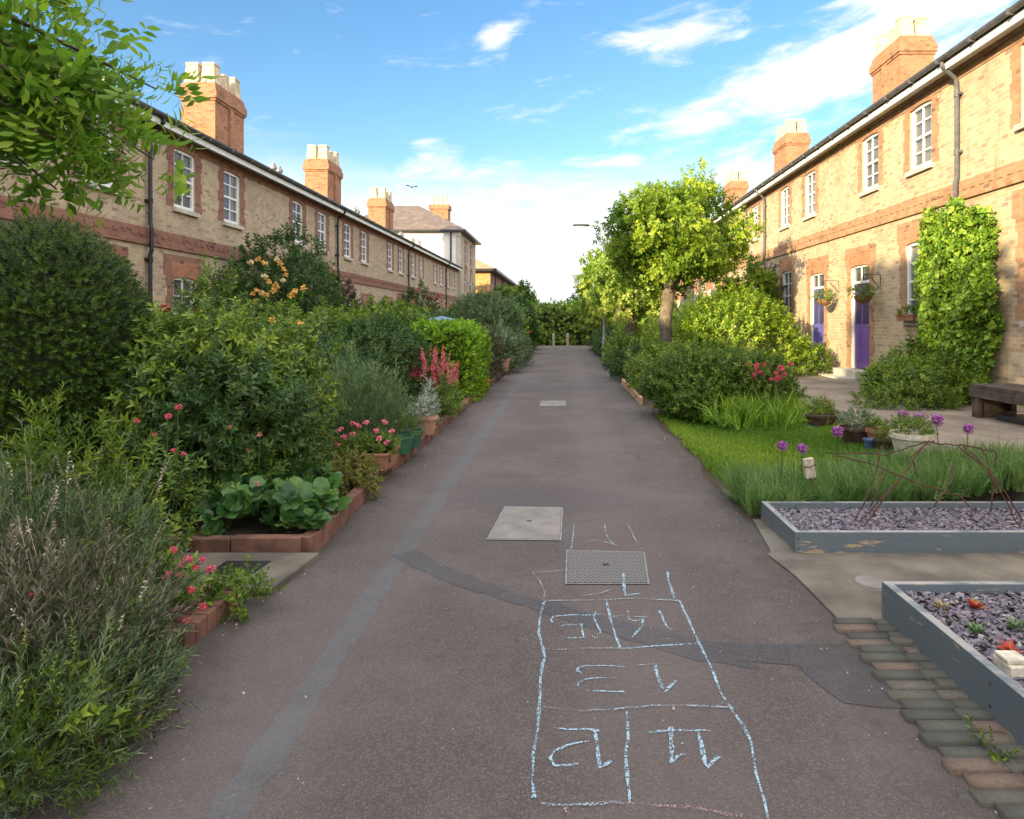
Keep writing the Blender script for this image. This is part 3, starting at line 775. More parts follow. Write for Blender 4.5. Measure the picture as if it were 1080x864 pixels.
# ------------------------------------------------------------------ terrace houses
def wall_mesh(length, openings, zt=5.5, depth=8.6, zb=-.9, rev=.11, mat=BR_Y):
    b = MB()
    ysc = sorted({0, length} | {o[0] for o in openings} | {o[1] for o in openings})
    zsc = sorted({zb, zt} | {o[2] for o in openings} | {o[3] for o in openings})
    for y0, y1 in zip(ysc, ysc[1:]):
        for z0, z1 in zip(zsc, zsc[1:]):
            cy, cz = (y0 + y1) / 2, (z0 + z1) / 2
            if any(o[0] < cy < o[1] and o[2] < cz < o[3] for o in openings): continue
            b.quad((0, y0, z0), (0, y1, z0), (0, y1, z1), (0, y0, z1))
    for y0, y1, z0, z1 in openings:
        b.quad((0, y0, z0), (0, y0, z1), (-rev, y0, z1), (-rev, y0, z0)); b.quad((0, y1, z0), (-rev, y1, z0), (-rev, y1, z1), (0, y1, z1))
        b.quad((0, y0, z1), (0, y1, z1), (-rev, y1, z1), (-rev, y0, z1)); b.quad((0, y0, z0), (-rev, y0, z0), (-rev, y1, z0), (0, y1, z0))
    b.quad((0, 0, zb), (0, 0, zt), (-depth, 0, zt), (-depth, 0, zb)); b.quad((0, length, zb), (-depth, length, zb), (-depth, length, zt), (0, length, zt))
    b.quad((-depth, 0, zb), (-depth, 0, zt), (-depth, length, zt), (-depth, length, zb))
    return b.mesh('wall', mat)
def sash_frame(w, h):
    """white sash frame centred on y=0, z 0..h, standing in x -.11 .. -.03"""
    b = MB(); f = .075; g = .03
    b.box((-.11, -w / 2, 0), (-.035, -w / 2 + f, h)); b.box((-.11, w / 2 - f, 0), (-.035, w / 2, h))
    b.box((-.11, -w / 2 + f, h - f), (-.035, w / 2 - f, h)); b.box((-.11, -w / 2 + f, 0), (-.035, w / 2 - f, f * 1.1))
    b.box((-.095, -w / 2 + f, h / 2 - .025), (-.045, w / 2 - f, h / 2 + .025))
    b.box((-.085, -g / 2, f * 1.1), (-.052, g / 2, h / 2 - .025)); b.box((-.078, -g / 2, h / 2 + .025), (-.047, g / 2, h - f))
    for z in (h * .27, h * .74): b.box((-.083, -w / 2 + f, z - g / 2), (-.054, w / 2 - f, z + g / 2))
    return b.mesh('sash_frame', WHITE)
def pane_mesh(w, h): return MB().box((-.088, -w / 2 + .05, .05), (-.074, w / 2 - .05, h - .05)).mesh('pane', GLASS)
def sill_mesh(w): return MB().box((-.06, -w / 2 - .07, -.085), (.07, w / 2 + .07, .0)).mesh('sill', CREAM)
def curtain_mesh(w, h):
    out = []
    out.append(MB().box((-.128, -w / 2 + .02, h * .45), (-.118, w / 2 - .02, h - .02)).mesh('blind', NET))
    b = MB()
    for sg in (-1, 1):
        for i in range(6):
            y0 = sg * (w / 2 - .01 - i * .035); b.box((-.16 + (i % 2) * .02, min(y0, y0 - sg * .034), .0), (-.135 + (i % 2) * .02, max(y0, y0 - sg * .034), h))
    out.append(b.mesh('curtains', NET))
    b = MB(); k = 18
    for i in range(k): y0 = -w / 2 + .01 + (w - .02) * i / k; b.box((-.15 + (i % 2) * .014, y0, .0), (-.135 + (i % 2) * .014, y0 + (w - .02) / k - .001, h))
    out.append(b.mesh('net_curtain', NET))
    return out
def surround_mesh(w, z0, h, head, mat=None):
    """toothed red brick jambs and a head of upright bricks, 4 mm proud of the wall"""
    b = MB(); t_ = .004; c = .225; z = z0; k = 0
    while z < z0 + h - .01:
        z1 = min(z + c, z0 + h); e = .21 if k % 2 else .26
        b.box((-.02, -w / 2 - e, z), (t_, -w / 2 - .001, z1)); b.box((-.02, w / 2 + .001, z), (t_, w / 2 + e, z1)); z = z1; k += 1
    b.box((-.02, -w / 2 - .34, z0 + h + .001), (t_ + .002, w / 2 + .34, z0 + h + head))
    return b.mesh('brick_surround', mat or BR_R)
def arch_mesh(w, head):
    """upright soldier bricks over the opening with a slightly cambered soffit"""
    b = MB(); n = 11; 
    for i in range(n):
        y0 = -w / 2 - .06 + (w + .12) * i / n; y1 = y0 + (w + .12) / n - .008; m_ = (y0 + y1) / 2
        cam_ = .035 * (1 - (2 * m_ / w) ** 2)
        b.box((-.05, y0, -.045 + cam_), (.010, y1, head))
    return b.mesh('brick_arch', BR_O)
NET = plain('curtain_cloth', (.62, .60, .55), .9, .12, 4)
W_UP, H_UP, Z_UP = .80, 1.23, 4.05
W_LO, H_LO, Z_LO = .84, 1.55, 1.12
M_ = {}
for key, w, h in (('u', W_UP, H_UP), ('l', W_LO, H_LO)):
    M_[key] = (sash_frame(w, h), pane_mesh(w, h), sill_mesh(w), curtain_mesh(w, h))
M_['su'] = surround_mesh(W_UP, 0, H_UP, .14); M_['sl'] = surround_mesh(W_LO, 0, H_LO, .42)
M_['sd'] = surround_mesh(1.0, 0, 2.42, .42)
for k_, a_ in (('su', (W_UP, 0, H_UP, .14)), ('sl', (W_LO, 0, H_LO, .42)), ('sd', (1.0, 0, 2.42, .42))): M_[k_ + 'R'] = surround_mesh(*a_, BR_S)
M_['au'] = arch_mesh(W_UP, .15); M_['al'] = arch_mesh(W_LO, .30); M_['ad'] = arch_mesh(1.0, .30)
def door_meshes(mat):
    b = MB(); w = .86
    b.box((-.10, -w / 2, .02), (-.06, w / 2, 1.98))
    for y0, y1, z0, z1 in ((-.36, -.04, .18, .85), (.04, .36, .18, .85)):
        b.box((-.06, y0, z0), (-.052, y1, z1)); b.box((-.052, y0 + .05, z0 + .06), (-.044, y1 - .05, z1 - .06))
    leafm = b.mesh('door_leaf', mat)
    f = MB()
    f.box((-.11, -.5, 0), (-.03, -.432, 2.42)); f.box((-.11, .432, 0), (-.03, .5, 2.42)); f.box((-.11, -.432, 2.36), (-.03, .432, 2.42)); f.box((-.11, -.432, 1.985), (-.03, .432, 2.05))
    f.box((-.055, -.02, 2.05), (-.035, .02, 2.36))
    gl = MB().box((-.062, -.34, 1.05), (-.050, -.05, 1.85)).box((-.062, .05, 1.05), (-.050, .34, 1.85))
    fl = MB().box((-.085, -.43, 2.05), (-.07, .43, 2.36))
    kn = MB().lathe([(.001, 0), (.03, .005), (.032, .03), (.02, .045), (.001, .05)], seg=10)
    return leafm, f.mesh('door_frame', WHITE), gl.mesh('door_glass', GLASS), fl.mesh('fanlight', GLASS), kn.mesh('door_knob', STEEL)
DOORS = {k: door_meshes(m) for k, m in (('purple', PURPLE), ('indigo', INDIGO), ('green', GREEND))}
def chimney(t, y, zt=9.75, dx=0):
    b = MB(); x0, x1 = -4.72 + dx, -3.62 + dx
    b.box((x0, y - 1.0, 6.0), (x1, y + 1.0, zt - .62))
    b.box((x0 + .16, y - .12, 6.0), (x1 + .09, y + .12, zt - .62))
    for k, (e, za, zb) in enumerate(((.04, zt - .62, zt - .54), (.08, zt - .54, zt - .30), (.05, zt - .30, zt - .22), (.02, zt - .22, zt - .08), (-.03, zt - .08, zt))):
        b.box((x0 - e, y - 1.0 - e, za), (x1 + e, y + 1.0 + e, zb))
    c = b.build('chimney', BR_O, t)
    for i, (px, py, big) in enumerate(((-4.44, -.70, 1), (-3.90, -.70, 1), (-4.44, -.1, 0), (-3.90, .05, 0), (-4.44, .62, 1), (-3.90, .68, 1))):
        w = .235 if big else .19; h = .72 if big else .6
        pm = MB().frus((0, 0, 0), w, w, w * .80, w * .80, h * .86).frus((0, 0, h * .86), w * .88, w * .88, w * .86, w * .86, h * .10)
        pm.box((-w * .6, -w * .6, h * .955), (w * .6, w * .6, h * .965))
        o = pm.build('chimney_pot', POTC, c, loc=(px + dx, y + py, zt - .01)); o.rotation_euler = (0, 0, 0)
WR = random.Random(21)
def window(t, key, yc, z0, sl, ar, blind=False):
    fr, pn, si, cu = M_[key]; h = H_UP if key == 'u' else H_LO
    w = link('window', fr, t, (0, yc, z0)); link('pane', pn, w); link('sill', si, w)
    wi = WR.random()
    if blind: c = cu[2] if wi < .6 else cu[0]
    else: c = cu[1] if wi < .4 else (cu[0] if wi < .7 else (cu[2] if wi < .8 else None))
    if c: link(c.name.split('.')[0], c, w)
    link('brick_surround', sl, w); link('brick_arch', ar, w, (0, 0, h))
    return w
def house(x, y, z, rz, length, ups, lows, door, dcol, pipe, chim, label, group, full=True, vents=False, blinds=(), wallc=None, cat='house'):
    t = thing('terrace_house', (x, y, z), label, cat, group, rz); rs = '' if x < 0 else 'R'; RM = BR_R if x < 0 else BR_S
    ops = []
    if full:
        ops = [(u - W_UP / 2, u + W_UP / 2, Z_UP, Z_UP + H_UP) for u in ups] + [(u - W_LO / 2, u + W_LO / 2, Z_LO, Z_LO + H_LO) for u in lows]
        ops.append((door - .5, door + .5, 0.0, 2.42))
    link('wall', wall_mesh(length, ops), t)
    # storey band: dog-tooth red courses over a projecting string course
    b = MB(); b.box((-.02, 0, 3.30), (.006, length, 3.52))
    b.box((-.02, 0, 3.19), (.045, length, 3.26)); b.box((-.02, 0, 3.26), (.022, length, 3.30))
    if full:
        k = int(length / .235)
        for i in range(k): b.box((.0, i * length / k, 3.36), (.020, i * length / k + .12, 3.43))
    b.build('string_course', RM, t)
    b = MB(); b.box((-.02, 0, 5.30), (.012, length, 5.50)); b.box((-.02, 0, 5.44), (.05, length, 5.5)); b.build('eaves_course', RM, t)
    # roof
    ez, ex = 5.60, .30; rx, rzz = -4.2, 7.38; bx = -8.9
    b = MB()
    b.quad((ex, 0, ez), (ex, length, ez), (rx, length, rzz), (rx, 0, rzz)); b.quad((rx, 0, rzz), (rx, length, rzz), (bx, length, ez), (bx, 0, ez))
    b.quad((ex, 0, ez - .04), (rx, 0, rzz - .04), (rx, length, rzz - .04), (ex, length, ez - .04)); b.quad((ex, 0, ez - .04), (ex, length, ez - .04), (ex, length, ez), (ex, 0, ez))
    b.quad((0, 0, 5.5), (ex, 0, ez), (rx, 0, rzz), (bx, 0, ez), (bx, 0, 5.5)); b.quad((0, length, 5.5), (bx, length, 5.5), (bx, length, ez), (rx, length, rzz), (ex, length, ez))
    rf = b.build('roof', SLATE, t)
    MB().tube([(rx, 0, rzz), (rx, length, rzz)], .09, 8).build('ridge_tiles', TERRA, rf)
    MB().box((.0, 0, 5.50), (.28, length, 5.515)).box((.255, 0, 5.44), (.285, length, 5.575)).build('fascia', WHITE, t)
    g = MB(); n = 7
    pr = [(.345 + .06 * math.cos(PI + PI * i / (n - 1)), 5.63 + .06 * math.sin(PI + PI * i / (n - 1))) for i in range(n)]
    for (xa, za), (xb, zb) in zip(pr, pr[1:]):
        g.quad((xa, 0, za), (xa, length, za), (xb, length, zb), (xb, 0, zb))
    g.box((.285, 0, 5.625), (.292, length, 5.64)); g.box((.398, 0, 5.62), (.408, length, 5.64))
    yj = .6
    while full and yj < length: g.box((.283, yj - .02, 5.56), (.412, yj + .02, 5.645)); yj += .95
    g.build('gutter', GREYP, t)
    if full:
        for i, u in enumerate(ups): window(t, 'u', u, Z_UP, M_['su' + rs], M_['au'], i in blinds)
        for u in lows: window(t, 'l', u, Z_LO, M_['sl' + rs], M_['al'], True)
        lf_, df, dg, fan, kn = DOORS[dcol]
        d = link('door', lf_, t, (0, door, 0)); link('door_frame', df, d); link('door_glass', dg, d); link('fanlight', fan, d)
        k_ = link('door_knob', kn, d, (-.06, -.36 if door > length / 2 else .36, 1.0), (0, R(90), 0))
        link('brick_surround', M_['sd' + rs], d); link('brick_arch', M_['ad'], d, (0, 0, 2.42))
        MB().box((.0, door - .65, -.55), (.38, door + .65, -.005)).box((.38, door - .75, -.55), (.72, door + .75, -.15)).build('doorstep', CREAM, t)
        if vents:
            for q in (0, .55):
                vv = MB().lathe([(.10, 0), (.10, .62), (.15, .64), (.15, .74), (.08, .78), (.08, .86), (.001, .9)], (-3.9, length * .78 + q, 7.25), 10)
                vv.build('roof_vent', STEEL, t, smooth=False)
    if pipe is not None:
        p = MB(); p.tube([(.33, pipe, 5.57), (.33, pipe, 5.50), (.09, pipe, 5.28), (.075, pipe, 5.1), (.075, pipe, 3.6), (.10, pipe, 3.5), (.10, pipe, 3.1), (.075, pipe, 3.0), (.075, pipe, -.3)], .038, 8)
        for z_ in (5.0, 4.0, 2.9, 1.9, .9): p.box((.0, pipe - .07, z_), (.09, pipe + .07, z_ + .04)); p.tube([(.078, pipe, z_ - .03), (.078, pipe, z_ + .07)], .048, 8)
        p.build('drainpipe', BLACKP if x < 0 else GREYP, t)
    if chim: chimney(t, pipe if pipe is not None else 0, 9.62 if x < 0 else 10.4, 0 if x < 0 else -.42)
    return t
LL = 5.28; LX = -7.9; LZ = -.15
ORD = ['nearest', 'second', 'third', 'fourth', 'fifth', 'sixth', 'seventh', 'eighth', 'ninth']
# left terrace; boundary at y = 12.85 + 5.28 k ; even k: drainpipe at its near edge
feats = {-1: 'behind the overhanging leafy branch', 0: 'under the nearest chimney', 1: 'behind the apricot climbing rose',
         2: 'with a dark russet climber beside its drainpipe', 3: 'between the second and third drainpipes', 4: 'with a red rose bush before it', 5: 'one short of the far end', 6: 'last before the taller white house'}
GL = 'yellow brick terrace houses along the left side'
for k in range(-6, 7):
    y0 = 12.85 + LL * k; full = k >= -1
    first = (k % 2 == 0)
    c = 2.30 if first else LL - 2.30
    ups = [c - 1.0, c + 1.0]; 
    lows = [c - 1.0] if first else [c + 1.0]; door = c + 1.42 if first else c - 1.42
    lab = (f"{ORD[k + 1]} house of the shaded left terrace, {feats[k]}" if full else 'yellow brick house of the left terrace beside or behind the viewpoint')
    house(LX, y0, LZ, 0, LL, ups, lows, door, 'green', 0.0 if first and k >= 0 else (0.0 if first else None), first, lab, GL, full, vents=(k % 2 == 0 and k >= 0), blinds=())
RL = 5.70; RX = 6.8; RZ = .49
rfe = {-1: 'cut by the picture edge beside the bench', 0: 'with the ivy covered wall and the purple door', 1: 'with the indigo door behind a hanging basket', 2: 'behind the nearest street tree',
       3: 'mostly hidden by street trees', 4: 'seen through gaps in the trees', 5: 'far down the row behind foliage', 6: 'at the far end of the row'}
GRp = 'yellow brick terrace houses along the right side'
for k in range(-2, 7):
    y0 = 11.45 + RL * k; y1 = y0 + RL; first = (k % 2 == 0)      # first: drainpipe at near edge (world), local y = y1 - Y
    yw = [1.65, 3.82] if first else [RL - 3.82, RL - 1.65]
    ups = [RL - v_ for v_ in yw]
    lw = [1.80] if first else [RL - 1.80]; dr = 4.35 if first else RL - 4.35
    full = k >= -1
    lab = (f"{ORD[k + 1]} sunlit house in the right terrace {rfe[k]}" if k >= -1 else 'sunlit brick house of the right terrace beside the viewpoint')
    house(RX, y1, RZ, PI, RL, ups, [RL - v_ for v_ in lw], RL - dr, 'purple' if first else 'indigo', (RL - .3 if first else None), first, lab, GRp, full, vents=(k == 0 or k == 2), blinds=(0, 1))

# taller house at the end of the left terrace ------------------------------
t = thing('end_house', (-7.72, 50.0, -.15), 'taller white sided house with hipped brown roof closing the left terrace', 'house')
ops = [(y_ - .45, y_ + .45, z_, z_ + h_) for y_ in (2.6, 5.6) for z_, h_ in ((3.9, 1.8), (6.2, 1.5))]
link('wall', wall_mesh(8.2, ops, 8.3, 9.5), t)
MB().box((-9.5, -.03, -.3), (-.35, -.004, 8.3)).build('rendered_side_wall', RENDERW, t)
MB().box((-.34, -.045, 0), (.03, -.004, 8.3)).build('corner_strip', CREAM, t)
b = MB(); e = .45; x0, x1, y0, y1 = -9.5 - e, e, -e, 8.2 + e; zc = 8.42; zr = 10.9; r0, r1 = (-6.0, 3.0), (-4.0, 5.2)
a_, b_, c_, d_ = (x0, y0, zc), (x1, y0, zc), (x1, y1, zc), (x0, y1, zc); p_ = (-5.9, 4.1, zr); q_ = (-3.9, 4.1, zr)
b.quad(a_, b_, q_, p_); b.quad(b_, c_, q_); b.quad(c_, d_, p_, q_); b.quad(d_, a_, p_)
rf = b.build('roof', ROOFB, t)
MB().box((x0, y0, zc - .14), (x1, y0 + .03, zc - .002)).box((x1 - .03, y0 + .03, zc - .14), (x1, y1, zc - .002)).box((x0, y0 + .03, zc - .13), (x1 - .03, y1, zc - .11)).build('fascia', BLACKP, t)
MB().box((-9.5, -.06, 8.05), (.05, -.032, 8.27)).build('eaves_board', WHITE, t)
for y_ in (2.6, 5.6):
    for z_, h_ in ((3.9, 1.8), (6.2, 1.5)):
        w = link('window', MB().box((-.09, -.45, 0), (-.04, -.39, h_)).box((-.09, .39, 0), (-.04, .45, h_)).box((-.09, -.39, h_ / 2 - .03), (-.04, .39, h_ / 2 + .03)).box((-.09, -.39, 0), (-.04, .39, .06)).box((-.09, -.39, h_ - .06), (-.04, .39, h_)).mesh('frame', WHITE), t, (0, y_, z_))
        MB().box((-.075, -.39, .06), (-.06, .39, h_ - .06)).build('pane', GLASS, w); MB().box((-.05, -.55, -.12), (.08, .55, -.002)).build('sill', CREAM, w)
        link('brick_surround', surround_mesh(.9, 0, h_, .25), w)
MB().tube([(-.7, -.12, 8.25), (-.7, -.12, -.2)], .06, 8).build('drainpipe', BLACKP, t)
ch = MB().box((-3.5, 6.2, 8.6), (-2.0, 7.4, 11.0)).box((-3.58, 6.12, 11.0), (-1.92, 7.48, 11.35)).build('chimney', BR_O, t)
for xq in (-3.3, -2.9, -2.5, -2.15): MB().lathe([(.13, 0), (.10, .75), (.13, .8), (.001, .82)], (xq, 6.6, 11.34), 10).build('chimney_pot', POTC, ch)
ch = MB().box((-8.3, 6.2, 8.6), (-7.2, 7.2, 11.2)).build('chimney', BR_O, t)
for xq in (-8.0, -7.5): MB().lathe([(.13, 0), (.10, .75), (.13, .8), (.001, .82)], (xq, 6.7, 11.19), 10).build('chimney_pot', POTC, ch)

# far long block -------------------------------------------------------------
t = thing('housing_block', (-7.6, 68.5, -.2), 'long modern block with orange brick end wall and tan roof, farthest on the left', 'building')
LBk = 52; ops = []
for i in range(12):
    yy_ = 2.4 + i * 4.1
    ops += [(yy_ - .6, yy_ + .6, 1.0, 2.5), (yy_ - .6, yy_ + .6, 4.2, 5.7)]
link('wall', wall_mesh(LBk, ops, 6.9, 10, mat=BR_R), t)
MB().box((-10, -.04, -.2), (-.0, -.004, 6.9)).build('end_wall', BR_B, t)
b = MB(); e = .7; zc = 7.05; zr = 9.8
b.quad((-10 - e, -e, zc), (e, -e, zc), (-5, 5.5, zr)); b.quad((e, -e, zc), (e, LBk + e, zc), (-5, LBk - 5.5, zr), (-5, 5.5, zr)); b.quad((e, LBk + e, zc), (-10 - e, LBk + e, zc), (-5, LBk - 5.5, zr)); b.quad((-10 - e, LBk + e, zc), (-10 - e, -e, zc), (-5, 5.5, zr), (-5, LBk - 5.5, zr))
b.build('roof', ROOFT, t)
MB().box((-10 - e, -e, zc - .25), (e, -e + .04, zc - .004)).box((e - .04, -e + .04, zc - .25), (e, LBk + e, zc - .004)).box((-10 - e, -e + .04, zc - .24), (e - .04, LBk + e, zc - .22)).build('fascia', BLACKP, t)
wf = MB().box((-.09, -.6, 0), (-.04, -.54, 1.5)).box((-.09, .54, 0), (-.04, .6, 1.5)).box((-.09, -.03, 0), (-.04, .03, 1.5)).box((-.09, -.54, 0), (-.04, -.03, .06)).box((-.09, .03, 0), (-.04, .54, .06)).mesh('window_frame', WHITE)
wp = MB().box((-.08, -.54, .06), (-.065, .54, 1.5)).mesh('pane', GLASS)
for i in range(12):
    for z_ in (1.0, 4.2):
        w = link('window', wf, t, (0, 2.4 + i * 4.1, z_)); link('pane', wp, w)
for i in range(6): MB().tube([(.06, 4.4 + i * 8.2, 6.8), (.06, 4.4 + i * 8.2, 0)], .06, 6).build('drainpipe', BLACKP, t)
MB().box((-.02, 0, 3.0), (.03, LBk, 3.3)).build('string_course', BR_O, t)

# ------------------------------------------------------------------ left edging and slab
def brick_run(name, pts, label, w=.105, h=.12, step=.225, mat=TERRA, gap=.008, group=None, tall=False):
    b = MB()
    for (ax, ay), (cx, cy) in zip(pts, pts[1:]):
        L = math.dist((ax, ay), (cx, cy)); k = max(1, round(L / step)); ux, uy = (cx - ax) / L, (cy - ay) / L
        for i in range(k):
            s0, s1 = i * L / k + gap / 2, (i + 1) * L / k - gap / 2; j = random.uniform(-.006, .006); hh = h + random.uniform(-.006, .006)
            q = [(ax + ux * s0 - uy * (-w / 2 + j), ay + uy * s0 + ux * (-w / 2 + j)), (ax + ux * s1 - uy * (-w / 2 + j), ay + uy * s1 + ux * (-w / 2 + j)), (ax + ux * s1 - uy * (w / 2 + j), ay + uy * s1 + ux * (w / 2 + j)), (ax + ux * s0 - uy * (w / 2 + j), ay + uy * s0 + ux * (w / 2 + j))]
            b.prism(q, -.02, hh)
    o = b.build(name, mat, bevel=.006); tag(o, label, 'edging', group); return o
OLDBR = plain('old_red_brick', (.15, .075, .055), .9, .45, 5, fine=50, bumpd=.006)
brick_run('brick_edging', [(-1.92, 6.88), (-1.88, 9), (-1.9, 13), (-1.92, 20), (-1.9, 30), (-1.9, 43)], 'long low red brick edging running away beside the path under the pots', .11, .11, .23, OLDBR)
b = MB().box((-2.2, 6.55, -.02), (-1.86, 6.80, .11)); 
tag(b.build('terracotta_block', OLDBR, bevel=.01), 'single red kerb block at the corner of the long brick edging', 'block')
brick_run('planter_edging', [(-2.75, 4.66), (-1.80, 4.66), (-1.77, 4.85), (-1.80, 5.5), (-1.84, 6.2)], 'red block edging around the bergenia bed', .09, .13, .42, OLDBR)
brick_run('step_edging', [(-2.25, 4.02), (-1.86, 3.95)], 'loose bricks laid flat beside the concrete slab', .22, .03, .1, OLDBR)
b = MB()
for i in range(6):
    b.box((-2.25, 3.30 + i * .105, -.02), (-1.84, 3.395 + i * .105, .10 + random.uniform(-.004, .004)))
tag(b.build('brick_step', OLDBR, bevel=.007), 'worn brick step behind the red flowers, set on edge', 'step')
b = MB().prism([(-2.9, 3.98), (-1.72, 3.98), (-1.66, 4.6), (-2.9, 4.6)], -.02, .045)
slb = b.build('doorway_slab', CONC, bevel=.01); tag(slb, 'cracked concrete slab between the brick step and the bergenia bed', 'slab')
b = MB().prism([(-2.20, 4.2), (-1.93, 4.2), (-1.91, 4.42), (-2.2, 4.42)], .044, .05)
b.build('access_cover', BLACKP, slb)

# ------------------------------------------------------------------ right: slabs, beds
b = MB(); yy_ = 3.2
tag(MB().box((3.75, 5.5, .0), (3.95, 9.6, .30)).build('slab_kerb', CONC, bevel=.015), kind='structure')
b = MB()
r3 = random.Random(3); y_ = 5.5
while y_ < 34:
    d = r3.uniform(.65, .95); x_ = 3.96 if y_ < 9.6 else 3.4
    while x_ < 6.75:
        w = r3.uniform(.55, .95); x2 = min(6.78, x_ + w)
        b.box((x_, y_, .12), (x2 - .012, y_ + d - .012, .30 + r3.uniform(0, .008) + (.0))); x_ = x2
    y_ += d
tag(b.build('garden_paving', SLABM, bevel=.006), kind='structure')
b = MB().prism([G(812, 588), G(840, 610), G(884, 655), (1.80, 3.60), (1.8, -2), (6.8, -2), (6.8, 5.48), (1.5, 5.48), (1.42, 4.75)], -.1, .012)
tag(b.build('concrete_apron', CONC), kind='structure')
b = MB().box((1.46, 6.15, -.05), (2.3, 6.45, .03)); tag(b.build('stone_threshold', CONC, bevel=.01), kind='structure')
tag(MB().box((1.25, .3, -.2), (2.4, 6.2, -.006)).build('dirt_verge', SOIL), kind='structure')
# paver strip
V, F, T = [], [], []; r4 = random.Random(9)
for i in range(34):
    y0 = 1.0 + i * .078
    for j in range(2):
        xa = wavy(1.43, y0, .03) + j * .215 - .03 + (.03 if i % 2 else 0) + (0 if j else 0)
        bb = MB().box((xa, y0, -.05), (xa + .205, y0 + .068, .012 + r4.uniform(0, .012)))
        off = len(V); V += bb.v; tn = r4.random()
        for q in bb.f: F += [[off + q[0], off + q[1], off + q[2]], [off + q[0], off + q[2], off + q[3]]]; T += [tn, tn]
o = link('brick_paving_strip', npmesh('paving', np.array(V), np.array(F), np.array(T), PAVER)); tag(o, kind='structure')

SCREW = MB().lathe([(.001, .002), (.006, .002), (.007, 0)], seg=10).mesh('screw', RUST)
def bed(name, label, x0, x1, y0, y1, h, zin, th=.045):
    t = thing(name, (x0, y0, 0), label, 'raised bed')
    MB().box((0, 0, .0), (x1 - x0, th, h)).build('front_board', BOARD, t, bevel=.004)
    MB().box((0, y1 - y0 - th, .0), (x1 - x0, y1 - y0, h - .004)).build('back_board', BOARD, t, bevel=.004)
    MB().box((-.0, th + .001, .0), (th, y1 - y0 - th - .001, h - .002)).build('side_board', BOARD, t, bevel=.004)
    MB().box((x1 - x0 - th, th + .001, .0), (x1 - x0, y1 - y0 - th - .001, h - .002)).build('side_board', BOARD, t, bevel=.004)
    MB().box((th, th, .0), (x1 - x0 - th, y1 - y0 - th, zin - .012)).build('soil', SOIL, t)
    for zz_ in (h * .28, h * .72):
        for xx_ in (.022, (x1 - x0) * .5 - .03, (x1 - x0) * .5 + .03, x1 - x0 - .022):
            link('screw', SCREW, t, (xx_, -.001, zz_), (R(90), 0, 0))
        for yy_ in ((y1 - y0) * .33, (y1 - y0) * .66): link('screw', SCREW, t, (-.001, yy_, zz_), (0, R(-90), 0))
    MB().box(((x1 - x0) * .5 - .002, -.0015, .004), ((x1 - x0) * .5 + .002, .002, h - .004)).build('board_joint', BLACKP, t)
    n = int(min(26000, (x1 - x0) * (y1 - y0) * 9000))
    tv = np.array([[-.5, -.35, 0], [.5, -.3, 0], [.3, .4, 0], [-.35, .3, .0], [0, 0, .22]]) * .032
    tf = np.array([[0, 1, 4], [1, 2, 4], [2, 3, 4], [3, 0, 4]])
    P = np.stack([rng.uniform(th, x1 - x0 - th, n), rng.uniform(th, y1 - y0 - th, n), np.full(n, zin - .008) + rng.uniform(-.004, .014, n)], 1)
    D = np.tile([0, 0, 1.], (n, 1)) + rng.normal(size=(n, 3)) * .45
    V, F, T_ = scatter([(tv, tf, np.zeros(4, int))], P, D, rng.uniform(.5, 1.3, n), rng.uniform(0, 1, n), .03)
    o = link('slate_chippings', npmesh('slate_chippings', V, F, T_, CHIP), t); o['kind'] = 'stuff'
    return t
bed('raised_bed', 'blue grey wooden raised bed of slate chippings with rusty wire arched over it', 1.57, 4.9, 4.68, 5.50, .155, .10)
bed('raised_bed', 'blue grey wooden raised bed with succulents at the right corner of the picture', 1.70, 4.2, .9, 3.68, .205, .155)
# oval stone on the apron
tag(MB().lathe([(.001, .0), (.11, 0), (.10, .016), (.001, .02)], (0, 0, 0), 18).build('oval_stone', COVERM), 'pale ribbed oval plate lying on the concrete by the bed corner', 'plate')
o = bpy.data.objects['oval_stone']; o.location = (*G(918, 616, .012), .012); o.scale = (.85, 1.0, 1)
# succulents
def rosette(px, py, r, stops, label, z=.155):
    m = leafmat('succulent_leaves', stops, .1)
    t = thing('succulent', (*G(px, py, z), z - .01), label, 'succulent')
    lf = leaf(r, r * .4, .25, -.1); parts = []
    tv = []
    V, F, ids = sprig(22, r * .45, lf, ang=(60, 105), bend=0)
    link('rosette', npmesh('rosette', V, F, rng.uniform(0, 1, len(F)), m), t)
    return t
GRN = [(.07, .14, .06), (.14, .22, .10), (.2, .28, .14)]; RED = [(.35, .03, .03), (.55, .06, .04), (.20, .16, .05)]; PAL = [(.35, .25, .16), (.42, .32, .22), (.28, .3, .15)]
rosette(1031, 643, .055, RED, 'red tipped succulent at the back of the right raised bed')
rosette(993, 643, .05, PAL, 'pale pinkish succulent nearest the back left corner of the raised bed')
rosette(1029, 668, .055, GRN, 'small green succulent in front of the red one')
rosette(1071, 664, .055, GRN, 'small green succulent at the right edge of the picture')
rosette(1066, 690, .055, RED, 'crimson succulent beside the white block')
rosette(1028, 638, .04, GRN, 'green succulent tucked behind the red tipped one')
t = MB().box((0, 0, 0), (.09, .12, .05)).box((.0, .02, .05), (.09, .11, .07)); o = t.build('stone_block', STONEW, bevel=.006); o.location = (*G(1066, 716, .155), .15)
tag(o, 'small white block on the slate by the crimson succulent', 'block')

